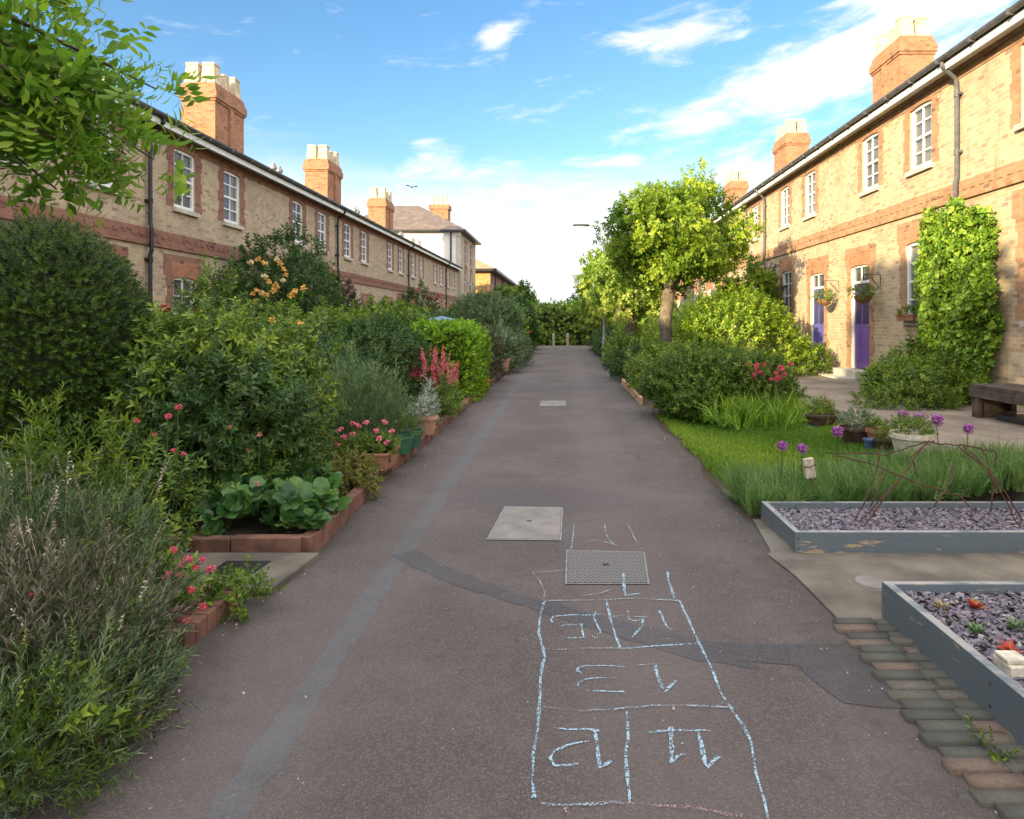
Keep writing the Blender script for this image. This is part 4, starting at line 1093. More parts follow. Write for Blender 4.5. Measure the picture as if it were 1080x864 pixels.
# rusty wires over the bed
tw = thing('wire_arch', (2.0, 5.1, .1), 'rusty bramble like wire bent in arches over the slate bed', 'wire')
def W3(px, py, Y): return ((px - 597) * Y / 720 - 2.0, Y - 5.1, 1.6 - (py - 339) * Y / 720 - .1)
wl = [[(900, 552, 5.1), (922, 505, 5.15), (930, 470, 5.2)], [(910, 556, 5.0), (945, 510, 5.0), (975, 470, 5.1), (985, 465, 5.1)], [(870, 478, 5.4), (905, 478, 5.3), (935, 480, 5.3), (975, 466, 5.2), (1015, 470, 5.2), (1050, 476, 5.2)],
      [(880, 480, 5.3), (920, 490, 5.3), (975, 512, 5.2), (1010, 522, 5.2), (1030, 540, 5.1)], [(1078, 548, 5.0), (1058, 515, 5.0), (1030, 482, 5.1), (1012, 468, 5.2)], [(1045, 540, 5.1), (1048, 510, 5.1), (1040, 480, 5.2), (1032, 472, 5.2)],
      [(980, 465, 5.2), (962, 482, 5.2), (966, 500, 5.2)], [(1005, 485, 5.3), (1004, 505, 5.2), (992, 525, 5.1), (985, 535, 5.1)], [(1050, 476, 5.2), (1051, 490, 5.2)], [(930, 495, 5.2), (928, 512, 5.1), (918, 535, 5.1)],
      [(1010, 470, 5.2), (1040, 495, 5.1), (1062, 530, 5.0), (1085, 575, 4.9)], [(905, 552, 5.05), (935, 520, 5.1), (948, 508, 5.2)]]
for q in wl:
    pts = [W3(*p) for p in q]; fine = []
    for a, c in zip(pts, pts[1:]):
        for i in range(5): fine.append(tuple(a[j] + (c[j] - a[j]) * i / 5 + random.uniform(-.006, .006) for j in range(3)))
    fine.append(pts[-1])
    MB().tube(fine, .0055, 5).build('wire', RUST, tw)
# pale wooden tag
b = MB().box((-.045, -.02, .0), (.045, .02, .17)); o = b.build('wooden_marker', TAGW, bevel=.008)
o.location = (2.06, 5.75, .28); o.rotation_euler = (0, R(-9), R(8)); tag(o, 'pale split wood block standing in the long grass', 'marker')
MB().tube([(0, 0, -.3), (0, 0, .02)], .008, 5).build('stake', TWIG, o)
MB().tube([(-.05, -.024, .11), (.0, -.026, .10), (.05, -.024, .115)], .004, 4).build('wire_tie', RUST, o)

# ------------------------------------------------------------------ grass
n = 30000
xx = rng.uniform(1.50, 3.7, n); yy2 = rng.uniform(6.4, 11.5, n)
keep = xx > 1.47 + .05 * np.sin(yy2 * 5) + rng.exponential(.05, n)
xx, yy2 = xx[keep], yy2[keep]
P = np.stack([xx, yy2, np.array([hR(v_) for v_ in xx])], 1)
tn = .45 + .3 * np.sin(xx * 3 + yy2) + rng.normal(0, .12, len(P))
V, F, T = scatter(TP['lawn'], P, np.tile([0, 0, 1.], (len(P), 1)) + rng.normal(size=P.shape) * .2, rng.uniform(.5, 1.1, len(P)), tn, .15)
tag(link('lawn_grass', npmesh('lawn_grass', V, F, T, L_GRASS)), 'short green lawn between the long grass and the mounded shrub', 'grass', kind='stuff')
n = 1500
xx = rng.uniform(1.50, 4.4, n); yy2 = rng.uniform(5.55, 6.5, n) - (xx > 2.6) * .0
P = np.stack([xx, yy2, np.array([hR(v_) for v_ in xx])], 1)
V, F, T = scatter(TP['tuft'], P, np.tile([0, 0, 1.], (n, 1)) + rng.normal(size=P.shape) * .3, rng.uniform(.5, 1.0, n), rng.uniform(.2, .8, n), .2)
tag(link('long_grass', npmesh('long_grass', V, F, T, L_LGRASS)), 'long grassy leaves growing in a strip behind the slate bed', 'grass', kind='stuff')
n = 420
P = np.stack([rng.normal(2.85, .35, n), rng.normal(10.2, .35, n), np.full(n, .12)], 1)
V, F, T = scatter(TP['strap'], P, np.tile([0, 0, 1.], (n, 1)) + rng.normal(size=P.shape) * .35, rng.uniform(.7, 1.2, n), rng.uniform(.2, .8, n), .2)
tag(link('strap_leaf_clump', npmesh('strap_leaves', V, F, T, L_GRASS)), 'clump of arching strap leaves at the back of the lawn', 'plant')

# ------------------------------------------------------------------ alliums
def allium(px, py, Y, label, sc=1.0, base=None):
    x = (px - 597) * Y / 720; zt = 1.6 - (py - 339) * Y / 720; z0 = hR(x)
    t = thing('allium', (x, Y, z0), label, 'flower', 'purple alliums')
    h = zt - z0; dx = random.uniform(-.03, .03)
    MB().tube([(dx, 0, 0), (dx * .3, 0, h * .5), (0, 0, h)], .0045, 5).build('stem', STEMM, t)
    link('flower_head', FL['all'], t, (0, 0, h), None, (sc,) * 3)
allium(825, 470, 5.9, 'bright purple allium ball farthest left above the lawn', .75)
allium(846, 473, 5.9, 'bright purple allium ball next to the pale wood block', .75)
allium(952, 438, 7.3, 'leftmost allium of the cluster over the stone pot', .95)
allium(969, 442, 7.1, 'largest allium in the cluster over the stone pot', 1.15)
allium(961, 448, 7.2, 'lower middle allium of the cluster over the stone pot', .9)
allium(988, 443, 7.0, 'allium standing just right of the stone pot cluster', 1.05)
allium(971, 455, 7.1, 'lowest allium of the cluster over the stone pot', .8)
allium(1021, 452, 6.6, 'single allium farthest right over the paving', .85)
allium(883, 455, 6.4, 'faded allium above the lawn right of the wood block', .9)

# ------------------------------------------------------------------ pots
def pot(name, x, y, z, r0, r1, h, mat, label, cat='plant pot', rim=.012, seg=22, square=None, group=None):
    t = thing(name, (x, y, z), label, cat, group)
    MB().lathe([(.001, .0), (r0, 0), (r1 * .97, h * .82), (r1 * .98, h * .83), (r1 + rim, h * .84), (r1 + rim, h), (r1 - .012, h), (r1 - .03, h * .8), (.001, h * .78)], seg=seg).build('bowl', mat, t, smooth=False)
    return t
def plantlet(x, y, z, rx, h, style, n, mat, label, cat='plant', size=.7, up=.8, name='potted_plant', **kw):
    return shrub(name, label, cat, x, y, z, rx * .8, rx * .8, h * .8, style, int(n * 1.3), mat, size=size * .62, up=up, stems=False, lump=.1, **kw)
x, y = G(866, 449, .19); pot('plant_pot', x, y, .17, .15, .20, .18, GLAZEK, 'wide brown and blue bowl on the pale saucer at the lawn edge')
o = MB().lathe([(.001, 0), (.17, 0), (.24, .035), (.23, .045), (.16, .02), (.001, .02)], (0, 0, 0), 24).build('saucer', GLAZEB); o.location = (x, y, .145); tag(o, 'pale blue saucer under the wide bowl at the lawn edge', 'saucer')
plantlet(x, y, .33, .17, .22, 'small', 90, L_MID, 'low green plant with red flowers in the wide bowl', size=1.1)
tp = bpy.data.objects[[o.name for o in COL.objects if o.name.startswith('potted_plant')][-1]]
for q in ((.05, -.08, .17), (.1, .0, .2), (-.02, .05, .19)): flower_on(tp, FL['val'], q, .7)
x, y = G(904, 467, .18); pot('plant_pot', x, y, .17, .14, .21, .2, GLAZEK, 'wide dark brown pot behind the terracotta one')
plantlet(x, y, .36, .2, .18, 'small', 90, L_GREY, 'grey green plant in the wide dark brown pot', size=1.2)
x, y = G(925, 472, .18); pot('plant_pot', x, y, .17, .07, .115, .22, TERRA, 'small terracotta pot in the row on the right')
plantlet(x, y, .38, .1, .12, 'small', 40, L_MID, 'small seedling in the terracotta pot on the right', size=1)
x, y = G(912, 472, .18); pot('plant_pot', x + .01, y - .12, .17, .05, .07, .13, GLAZEB, 'tiny blue glazed pot squeezed between the bigger ones')
x, y = G(937, 478, .18); pot('plant_pot', x, y, .17, .09, .14, .17, GLAZEK, 'brown pot with yellow leaves beside the stone planter')
plantlet(x, y, .33, .12, .14, 'small', 50, L_LIME, 'yellow green plant in the brown pot beside the stone planter', size=1)
x, y = G(962, 490, .17); t = pot('stone_planter', x, y, .17, .13, .20, .32, STONEW, 'pale carved stone planter beneath the alliums', 'planter')
plantlet(x, y, .46, .2, .17, 'small', 90, L_MID, 'small leaves filling the stone planter', size=1.2)
# left pots
def trough(x, y, z, w, d, h, mat, label, ribs=True):
    t = thing('trough', (x, y, z), label, 'planter')
    MB().frus((0, 0, 0), w * .85, d * .9, w, d, h).build('box', mat, t, bevel=.008)
    MB().box((-w - .012, -d - .012, h - .03), (w + .012, d + .012, h - .0)).build('rim', mat, t, bevel=.006)
    return t
trough(-2.14, 6.9, .04, .12, .24, .18, TERRA, 'terracotta trough of pink geraniums left of its twin')
trough(-1.885, 7.0, .11, .115, .24, .18, TERRA, 'ribbed terracotta trough of pink geraniums on the kerb')
def geranium(x, y, z, label, fl):
    t = plantlet(x, y, z, .17, .20, 'small', 110, L_MID, label, 'flowering plant', size=1.15)
    for q in fl:
        MB().tube([(q[0] * .5, q[1] * .5, .05), (q[0] * .9, q[1] * .9, q[2] * .6), q], .002, 4).build('flower_stem', STEMM, t); flower_on(t, FL['pel'], q, .95)
def gpx(x0, lst, Yg=6.85):
    return [((a - 597) * Yg / 720 - x0, Yg - 6.95 + random.uniform(-.06, .06), 1.6 - (c - 339) * Yg / 720 - .24) for a, c in lst]
geranium(-2.14, 6.95, .24, 'pink geraniums in the left terracotta trough', gpx(-2.14, [(352, 464), (359, 453), (371, 447), (378, 449), (373, 457), (364, 460), (386, 446), (357, 468)]))
geranium(-1.885, 6.95, .24, 'pink geraniums in the right terracotta trough', gpx(-1.885, [(396, 455), (406, 445), (413, 455), (401, 462), (409, 466)]))
for q in ((-1.86, 7.72, 'green plastic pot next to the geranium trough'), (-1.84, 8.12, 'green plastic pot farther back, before the tall terracotta pot')):
    pot('plant_pot', q[0], q[1], .11, .10, .135, .20, GREENP, q[2], rim=.006)
plantlet(-1.86, 7.72, .28, .15, .22, 'lav', 70, L_LIME, 'yellow green heather like plant in the nearer green pot', size=.8)
plantlet(-1.84, 8.12, .28, .14, .22, 'lav', 60, L_GREY, 'sparse grey plant in the farther green pot', size=.8)
pot('plant_pot', -1.82, 9.0, .11, .07, .125, .24, TERRA2, 'tall pinkish terracotta pot holding silver leaves')
SILVL = leafmat('silver_foliage', [(.22, .26, .22), (.36, .40, .36), (.5, .54, .5)], .15)
plantlet(-1.84, 9.0, .32, .13, .30, 'small', 110, SILVL, 'silver leaved plant in the pinkish terracotta pot', size=1.1)
plantlet(-1.82, 9.1, .45, .08, .45, 'small', 60, SILVL, 'tall spike of silver leaves behind the pinkish pot', size=.9)
pot('plant_pot', -1.86, 15.8, .10, .05, .085, .16, ORANGE, 'small bright orange pot below the clipped hedge')
pot('plant_pot', -1.88, 20.5, .10, .12, .2, .38, TERRA2, 'pale terracotta pot far along the left border', seg=14)
pot('plant_pot', -1.95, 17.0, .10, .1, .14, .22, GLAZEK, 'dark pot between the orange and the pale one')
pot('plant_pot', -1.98, 6.25, .04, .10, .16, .20, GLAZEK, 'black pot under the trailing golden plant')
shrub('trailing_plant', 'golden trailing plant spilling over the black pot', 'plant', -1.95, 6.2, .02, .20, .2, .34, 'small', 260, leafmat('golden_trailing', [(.11, .13, .03), (.2, .2, .05), (.3, .29, .08)], .3), size=.9, up=-.4, stems=False)

# ------------------------------------------------------------------ bench with tubs under it
t = thing('bench', (5.5, 7.0, .30), 'dark weathered wooden bench against the right hand wall', 'bench')
for i in range(4): MB().box((i * .15, 0, .40), (i * .15 + .14, 2.3, .455)).build('seat_plank', OLDWOOD, t, bevel=.006)
for yy_ in (.1, 1.15, 2.16): 
    MB().box((.02, yy_, .0), (.09, yy_ + .08, .398)).build('leg', OLDWOOD, t, bevel=.005); MB().box((.48, yy_, .0), (.55, yy_ + .08, .398)).build('leg', OLDWOOD, t, bevel=.005)
MB().box((-.012, 0, .28), (.018, 2.3, .397)).build('front_rail', OLDWOOD, t, bevel=.004)
MB().box((.02, 2.262, .0), (.57, 2.29, .397)).build('end_board', OLDWOOD, t, bevel=.004)
o = MB().box((-.2, -.28, 0), (.2, .28, .07)).build('seed_tray', TUB, bevel=.01); o.location = (5.85, 8.7, .31); tag(o, 'shallow dark tray on the paving under the bench', 'tray')
pot('plant_pot', 5.72, 7.95, .31, .09, .12, .2, TERRA2, 'pale pot standing under the bench')

# hanging baskets and window box
def basket(Y, z, label):
    t = thing('hanging_basket', (6.42, Y, z), label, 'hanging basket', 'hanging baskets by the doors')
    MB().lathe([(.001, -.17), (.09, -.155), (.16, -.09), (.19, 0), (.18, 0), (.14, -.06), (.001, -.08)], seg=18).build('bowl', BASKET, t)
    for k in range(3):
        a = k * 2.1; MB().tube([(.18 * math.cos(a), .18 * math.sin(a), 0), (0, 0, .42)], .004, 4).build('chain', BLACKP, t)
    MB().tube([(0, 0, .42), (.02, 0, .46), (.37, 0, .46), (.37, 0, .15), (.15, 0, .42)], .009, 5).build('bracket', BLACKP, t)
    P, N, _ = dome_pts(130, .2, .2, .2, .2); V, F, T = scatter(TP['small'], P + np.array([0, 0, -.03]), N + rng.normal(size=P.shape) * .5, rng.uniform(.7, 1.2, len(P)))
    link('foliage', npmesh('foliage', V, F, T, L_MID), t)
    return t
basket(14.75, 2.15, 'hanging basket beside the purple door')
basket(17.0, 2.15, 'hanging basket between the purple and the indigo door')
t = trough(6.68, 13.3, 1.61 - .0, .10, .34, .13, TERRA, 'terracotta window box on the sill beside the ivy'); 
plantlet(6.68, 13.3, 1.72, .2, .16, 'small', 90, L_MID, 'small green plants in the window box beside the ivy', size=1)
t = pot('plant_pot', 6.7, 9.6, 1.61, .08, .14, .17, GLAZEK, 'dark bowl on the window sill above the bench')
plantlet(6.7, 9.6, 1.76, .12, .12, 'small', 50, L_LIME, 'yellow green plant in the bowl on the sill above the bench', size=1)

# ------------------------------------------------------------------ street lamps
def lamp(x, y, h, arm, label):
    t = thing('street_lamp', (x, y, 0), label, 'street lamp', 'street lamps along the path')
    MB().tube([(0, 0, 0), (0, 0, .9)], [.085, .085], 12).tube([(0, 0, .9), (0, 0, .98), (0, 0, h - .15)], [.085, .055, .045], 12).build('post', LAMPM, t)
    MB().tube([(0, 0, h - .15), (-.05, 0, h), (-.3, 0, h + .06), (-arm + .3, 0, h + .09)], [.045, .04, .032, .03], 10).build('arm', LAMPM, t)
    MB().prism([(-arm - .28, -.07), (-arm + .3, -.1), (-arm + .34, 0), (-arm + .3, .1), (-arm - .28, .07), (-arm - .33, 0)], h + .05, h + .13).build('lantern', BLACKP, t, bevel=.02)
    MB().box((-arm - .24, -.06, h + .035), (-arm + .15, .06, h + .049)).build('diffuser', WHITE, t)
lamp(1.56, 28.0, 5.45, .95, 'nearer street lamp with flat lantern poking out of the tree crown')
lamp(1.9, 60.0, 5.5, 1.1, 'farther street lamp seen beside the tree crown')
for x, lab in ((-.75, 'left wooden bollard at the end of the path'), (.10, 'right wooden bollard at the end of the path')):
    t = MB().lathe([(.075, 0), (.075, .72), (.085, .74), (.085, .80), (.05, .86), (.001, .88)], (0, 0, 0), 12).build('bollard', TAGW); t.location = (x, 41.0, 0); tag(t, lab, 'bollard', 'bollards at the end of the path')
# bird
t = thing('bird', (-11.3, 50, 11.4), 'small dark bird in flight above the left roofs', 'bird')
bm_ = MB().tube([(-.22, 0, 0), (-.12, 0, .01), (0, 0, .02), (.12, 0, .02), (.2, 0, .03), (.26, 0, .02)], [.015, .05, .07, .055, .04, .008], 8).build('body', BIRDM, t, smooth=True)
for s_ in (-1, 1):
    MB().quad((.08, s_ * .04, .03), (-.08, s_ * .04, .03), (-.12, s_ * .3, .14), (-.04, s_ * .52, .10), (.04, s_ * .3, .16)).quad((.08, s_ * .04, .025), (.04, s_ * .3, .155), (-.04, s_ * .52, .095), (-.12, s_ * .3, .135), (-.08, s_ * .04, .025)).build('wing', BIRDM, t)
t.rotation_euler = (0, R(15), R(-60))
# parasol
t = thing('parasol', (-3.55, 19.5, .05), 'faded blue garden parasol behind the clipped hedge', 'parasol')
b = MB(); k = 8; rim = [(.85 * math.cos(2 * PI * i / k), .85 * math.sin(2 * PI * i / k), 1.40) for i in range(k)]
mid = [(.5 * math.cos(2 * PI * i / k), .5 * math.sin(2 * PI * i / k), 1.60) for i in range(k)]
for i in range(k):
    j = (i + 1) % k; b.quad(rim[i], rim[j], mid[j], mid[i]); b.quad(mid[i], mid[j], (0, 0, 1.70)); b.quad(rim[i], (rim[i][0], rim[i][1], 1.32), (rim[j][0], rim[j][1], 1.32), rim[j])
b.build('canopy', CANVAS, t); MB().tube([(0, 0, 0), (0, 0, 1.74)], .022, 8).build('pole', TWIG, t)

# ------------------------------------------------------------------ plants, left border
def valerian(x, y, z, rx, h, label, nfl, fl='val', n=140, mat=L_MID, spikes=False, sc=1.0):
    t = shrub('valerian', label, 'flowering plant', x, y, z, rx, rx, h * .7, 'broad', n, mat, up=1.2, stems=False, size=.8, lump=.1)
    rr = random.Random(int(x * 100 + y * 7) + 3)
    for i in range(nfl):
        a = rr.uniform(0, 2 * PI); e = rr.random() ** .5 * rx; px_, py_ = e * math.cos(a), e * math.sin(a); hh = h * rr.uniform(.72, 1.08)
        MB().tube([(px_ * .5, py_ * .5, h * .2), (px_ * .8, py_ * .8, h * .5), (px_, py_, hh)], .003, 4).build('flower_stem', STEMM, t)
        flower_on(t, FL[('spike' if rr.random() < .6 else 'spikep') if spikes else fl], (px_, py_, hh - (.16 if spikes else 0)), sc * rr.uniform(.8, 1.25), name='flower_head')
    return t
# foreground
shrub('lavender_bush', 'grey dried lavender mound filling the lower left foreground', 'lavender', -2.42, 2.75, 0, .58, .46, .52, 'lav', 1500, L_DRY, up=1.1, size=.95, rnd=.45, lump=.3)
shrub('lavender_bush', 'green sprawling lavender nearest the camera at the bottom left', 'lavender', -2.02, 2.5, 0, .36, .5, .36, 'lav', 1000, L_GREY, up=.9, size=.8, rnd=.5, lump=.3)
shrub('rosemary_bush', 'fresh green needle leaved bush at the path edge in the lower left', 'shrub', -2.15, 2.95, 0, .22, .32, .34, 'narrow', 700, L_MID, up=.9, size=.55, rnd=.5, lump=.3)
shrub('ground_cover_plant', 'low yellowish green plant at the bottom left corner', 'plant', -1.86, 2.3, 0, .26, .34, .26, 'lav', 520, L_LIME, up=.7, size=.6, rnd=.6, tone=(0, .5))
shrub('lavender_bush', 'grey green lavender behind, under the tall lime shoots', 'lavender', -2.75, 3.45, 0, .62, .42, .62, 'lav', 1300, L_GREY, up=1.0, size=.85, rnd=.45, lump=.3)
shrub('euphorbia', 'lime green fingered leaves rising before the dark yew', 'plant', -2.95, 4.05, 0, .32, .28, .84, 'narrow', 150, L_LIME, up=1.1, size=1.0, rnd=.5, lump=.35, tone=(.0, .6))
shrub('euphorbia', 'bright yellow green shrub between the lavender and the red flowers', 'plant', -2.45, 3.7, 0, .22, .24, .56, 'broad', 150, L_LIME, up=.9, size=.7, rnd=.5, lump=.3, tone=(.1, .8))
shrub('shrub', 'pale green variegated shrub at the left edge under the yew', 'shrub', -3.35, 4.3, 0, .42, .32, .58, 'narrow', 420, L_GREY, up=.8, size=.9, lump=.3)
tv_ = valerian(-2.16, 3.5, 0, .20, .42, 'red valerian flowers leaning over the brick step', 0, n=110)
for px_, py_ in ((183, 580), (198, 590), (214, 590), (206, 598), (177, 607), (190, 606), (202, 622), (214, 640), (196, 655), (184, 642), (222, 600), (191, 596)):
    Yv = 3.3 + random.uniform(-.08, .08); q = ((px_ - 597) * Yv / 720 + 2.16, Yv - 3.5, 1.6 - (py_ - 339) * Yv / 720)
    MB().tube([(q[0] * .2, q[1] * .2, .08), (q[0] * .6, q[1] * .6, q[2] * .75), q], .0028, 4).build('flower_stem', STEMM, tv_)
    flower_on(tv_, FL['val'], q, random.uniform(.6, .95), name='flower_head')
valerian(-2.62, 4.4, 0, .18, .98, 'red valerian standing between the yew and the big mixed shrub', 6, sc=.75, n=60)
valerian(-2.35, 5.15, 0, .2, .80, 'small valerian head showing in front of the mixed shrub', 3, 'valp', sc=.7, n=60)
valerian(-2.15, 2.65, 0, .2, .52, 'few dull red flowers in the nearest lavender', 3, sc=.5, n=40)
shrub('weed', 'small nettle like weed growing at the corner of the slab', 'plant', -1.80, 3.78, 0, .13, .12, .16, 'small', 110, L_MID, size=.9, stems=False)
def stalks(t, x0, x1, y0, y1, h, n, mat, name='dry_flower_stalks'):
    tv = []
    def one():
        b = MB(); L = 1.0; c = random.uniform(-.25, .25)
        b.tube([(0, 0, 0), (c * .3, 0, .5), (c, 0, 1.0)], [.0028, .0024, .002], 3, False)
        V = np.array(b.v); F = []
        for q in b.f: F += [[q[0], q[1], q[2]], [q[0], q[2], q[3]]]
        lf, ff = leafs(.028, .014, .2, .1); VV = [V]; FF = [np.array(F)]; ids = [0] * len(F); off = len(V)
        for k in range(9):
            v = rot_xyz(lf, 'X', R(random.uniform(10, 60))); v = rot_xyz(v, 'Z', random.uniform(0, 6.28)) + np.array([c * (.8 + k * .022), 0, .80 + k * .024]); VV.append(v); FF.append(ff + off); off += len(v); ids += [1 + k] * 2
        return np.vstack(VV), np.vstack(FF), np.array(ids)
    tv = [one() for _ in range(5)]
    P = np.stack([rng.uniform(x0, x1, n), rng.uniform(y0, y1, n), rng.uniform(.0, h * .25, n)], 1)
    D = np.stack([rng.normal(.15, .35, n), rng.normal(-.1, .35, n), np.ones(n)], 1)
    V, F, T = scatter(tv, P, D, rng.uniform(.75, 1.15, n) * h, rng.uniform(.3, 1, n), .2)
    link(name, npmesh(name, V, F, T, mat), t)
DRYS = leafmat('dry_stalks', [(.12, .09, .06), (.24, .19, .13), (.36, .31, .24), (.45, .40, .33)], .1)
for nm_, q in (('lavender_bush', (-.4, .45, -.35, .4, .62, 60)), ('lavender_bush.002', (-.5, .5, -.3, .3, .75, 35))):
    stalks(bpy.data.objects[nm_], *q, DRYS)
for nm_, q in (('lavender_bush.001', (-.3, .3, -.35, .35, .45, 60)),):
    stalks(bpy.data.objects[nm_], *q, L_LIME, 'flower_stalks')
shrub('herb', 'green leafy stems hanging over the kerb in front of the brick step', 'plant', -1.97, 2.95, 0, .17, .24, .28, 'broad', 130, L_MID, up=.7, size=.62, rnd=.7, lump=.4, stems=False)
shrub('herb', 'broad leaved weed with bright leaves at the lower left corner', 'plant', -1.78, 2.42, 0, .15, .2, .26, 'broad', 50, L_LIME, up=.9, size=.7, rnd=.7, stems=False)
shrub('herb', 'olive brown trailing plant at the path edge, lower left', 'plant', -1.82, 2.65, 0, .18, .3, .24, 'small', 240, L_OLV, up=.5, size=.9, rnd=.8, lump=.4, stems=False)
# yew
t = thing('yew_topiary', (-4.62, 6.0, 0), 'large dark clipped yew dome at the left edge', 'yew')
P, N, dep = dome_pts(13000, .93, .93, 2.48, .012, .1, 11, sharp=30, nl=40)
D = N + rng.normal(size=P.shape) * .35 + np.array([0, 0, .12])
V, F, T = scatter(TP['yew'], P - N * .06, D, rng.uniform(.7, 1.1, len(P)), rng.uniform(-.2, 1.1, len(P)), .2)
link('foliage', npmesh('foliage', V, F, T, L_YEW), t)
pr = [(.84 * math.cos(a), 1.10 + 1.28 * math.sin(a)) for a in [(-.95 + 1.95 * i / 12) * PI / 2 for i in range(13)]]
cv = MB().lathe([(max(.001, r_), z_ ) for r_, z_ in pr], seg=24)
CORE = plain('shade_core', (.018, .026, .009), 1, .4, 30)  # solid core blocks see-through; near-black colour stands in for shade between leaves
cv.build('dark_solid_core', CORE, t)
# big mixed shrub
shrub('mock_orange', 'large leafy shrub of mixed light and dark green right of the yew', 'shrub', -3.05, 6.0, 0, .72, .62, 1.56, 'broad', 1700, L_MID, up=.7, rnd=.7, size=1.05, lump=.34, tone=(0, .95))
shrub('mock_orange', 'big glossy shrub hanging over the bergenia bed', 'shrub', -2.72, 6.1, 0, .40, .5, 1.34, 'broad', 1100, L_MID, up=.5, rnd=.7, size=1.0, lump=.34, tone=(0, .9))
shrub('mock_orange', 'shadowy lower shrub between the yew and the bergenia', 'shrub', -2.85, 5.45, 0, .6, .35, 1.2, 'broad', 950, L_DARK, up=.4, rnd=.6, size=.9, lump=.3)
shrub('tall_shoots', 'yellow green upright shoots above the mixed shrub', 'shrub', -2.52, 6.4, 0, .22, .25, 1.28, 'broad', 300, L_LIME, up=1.3, rnd=.4, size=1.1, lump=.4, tone=(-.2, .5))
shrub('tall_shoots', 'thin pale green shoots reaching above the shrubs near the lower window', 'shrub', -3.95, 7.7, 0, .22, .22, 2.05, 'broad', 220, L_LIME, up=1.5, rnd=.35, size=1.1, lump=.3, tone=(0, .6))
t = shrub('red_rose', 'dark leaved red rose below the lower window', 'rose', -4.35, 8.2, 0, .45, .3, 1.85, 'broad', 260, L_DARK, up=.8, size=1, lump=.4)
for q in ((.10, -.3, 1.68), (-.35, -.2, 1.75), (.3, -.3, 1.2)): flower_on(t, FL['rose_r'], q, 1.15)
t = shrub('yellow_rose', 'small rose with yellow flowers poking above the shrub tops', 'rose', -3.95, 9.6, 0, .4, .3, 1.75, 'broad', 200, L_MID, up=.8, size=1, lump=.4)
for q in ((.25, -.3, 2.0), (.33, -.2, 2.06), (.18, -.25, 1.96), (-.05, -.3, 1.62), (.3, -.25, 1.58)): flower_on(t, FL['rose_y'], q, 1.25)
# bergenia bed
P = []; n = 95
P = np.stack([rng.uniform(-2.62, -1.78, n), rng.uniform(4.78, 5.6, n), rng.uniform(.06, .34, n)], 1)
V, F, T = scatter(TP['berg'], P, np.tile([.3, -.5, 1.], (n, 1)) + rng.normal(size=P.shape) * .5, rng.uniform(.6, 1.05, n), rng.uniform(.1, .8, n), .2)
tb = thing('bergenia', (-2.2, 5.1, .05), 'glossy round leaved bergenia filling the brick edged bed', 'plant')
link('foliage', npmesh('foliage', V - np.array([-2.2, 5.1, .05]), F, T, L_BERG), tb)
flower_on(tb, FL['valp'], (.05, -.35, .42), .8)
# mid border
shrub('lavender_bush', 'tall soft green lavender behind the geranium troughs', 'lavender', -2.42, 7.95, 0, .46, .48, .92, 'lav', 1200, L_PALE, up=1.5, rnd=.25, size=1.25, lump=.12, tone=(.1, .6))
valerian(-2.2, 10.6, 0, .48, 1.02, 'mass of crimson valerian before the clipped hedge', 60, spikes=True, n=220, sc=1.5)
shrub('border_plant', 'green and white leaved plant at the kerb below the valerian', 'plant', -2.1, 9.9, 0, .2, .35, .4, 'broad', 260, L_GREY, up=.9, size=.7)
shrub('border_plant', 'light green plant at the kerb below the hedge corner', 'plant', -2.08, 11.5, 0, .22, .5, .45, 'broad', 260, L_MID, up=.8, size=.8)
shrub('shrub', 'dark rounded shrub left of the crimson valerian', 'shrub', -2.95, 10.6, 0, .80, .8, 1.42, 'small', 2300, L_DARK, up=.4, size=1.6, lump=.15)
shrub('shrub', 'dark glossy shrub behind the tall lavender', 'shrub', -3.5, 9.3, 0, .8, .75, 1.3, 'broad', 1000, L_DARK, up=.5, size=1.1)
# box hedge
def hedge(name, label, x0, x1, y0, y1, h, style, n, mat, size=1.0, cat='hedge', jit=.03, tone=(.2, .8), core=True, z0=0):
    t = thing(name, ((x0 + x1) / 2, (y0 + y1) / 2, z0), label, cat)
    w, d = (x1 - x0) / 2, (y1 - y0) / 2
    areas = np.array([2 * w * h, 2 * w * h, 2 * d * h, 2 * d * h, 4 * w * d]); areas = areas / areas.sum()
    fc = rng.choice(5, n, p=areas); u, v_ = rng.uniform(-1, 1, n), rng.uniform(-1, 1, n)
    P = np.zeros((n, 3)); N = np.zeros((n, 3))
    for k, (ax, sg) in enumerate(((1, -1), (1, 1), (0, -1), (0, 1))):
        m = fc == k; o_ = 1 - ax
        P[m, o_] = u[m] * (w if o_ == 0 else d); P[m, ax] = sg * (d if ax == 1 else w); P[m, 2] = (v_[m] + 1) / 2 * h; N[m, ax] = sg
    m = fc == 4; P[m, 0] = u[m] * w; P[m, 1] = v_[m] * d; P[m, 2] = h; N[m, 2] = 1
    # rounded, uneven faces
    r2 = .10 * (np.abs(P[:, 0] / w) ** 6 * np.abs(P[:, 2] / h) ** 6); P[:, 2] -= r2
    P += N * (rng.normal(0, jit, (n, 1)) + (.05 * np.sin(P[:, :1] * 4 + P[:, 1:2] * 3) * np.sin(P[:, 2:3] * 5)))
    V, F, T = scatter(TP[style], P - N * .05, N + rng.normal(size=(n, 3)) * .5 + np.array([0, 0, .35]), rng.uniform(.8, 1.25, n) * size, rng.uniform(*tone, n) , .22)
    link('foliage', npmesh('foliage', V, F, T, mat), t)
    if core: MB().box((-w * .93, -d * .93, 0), (w * .93, d * .93, h - .07)).build('dark_solid_core', CORE, t)
    return t
hedge('clipped_hedge', 'bright green clipped box hedge standing square beside the path', -3.05, -1.95, 13.3, 16.0, 1.42, 'box', 3000, L_BOX, 1.5)
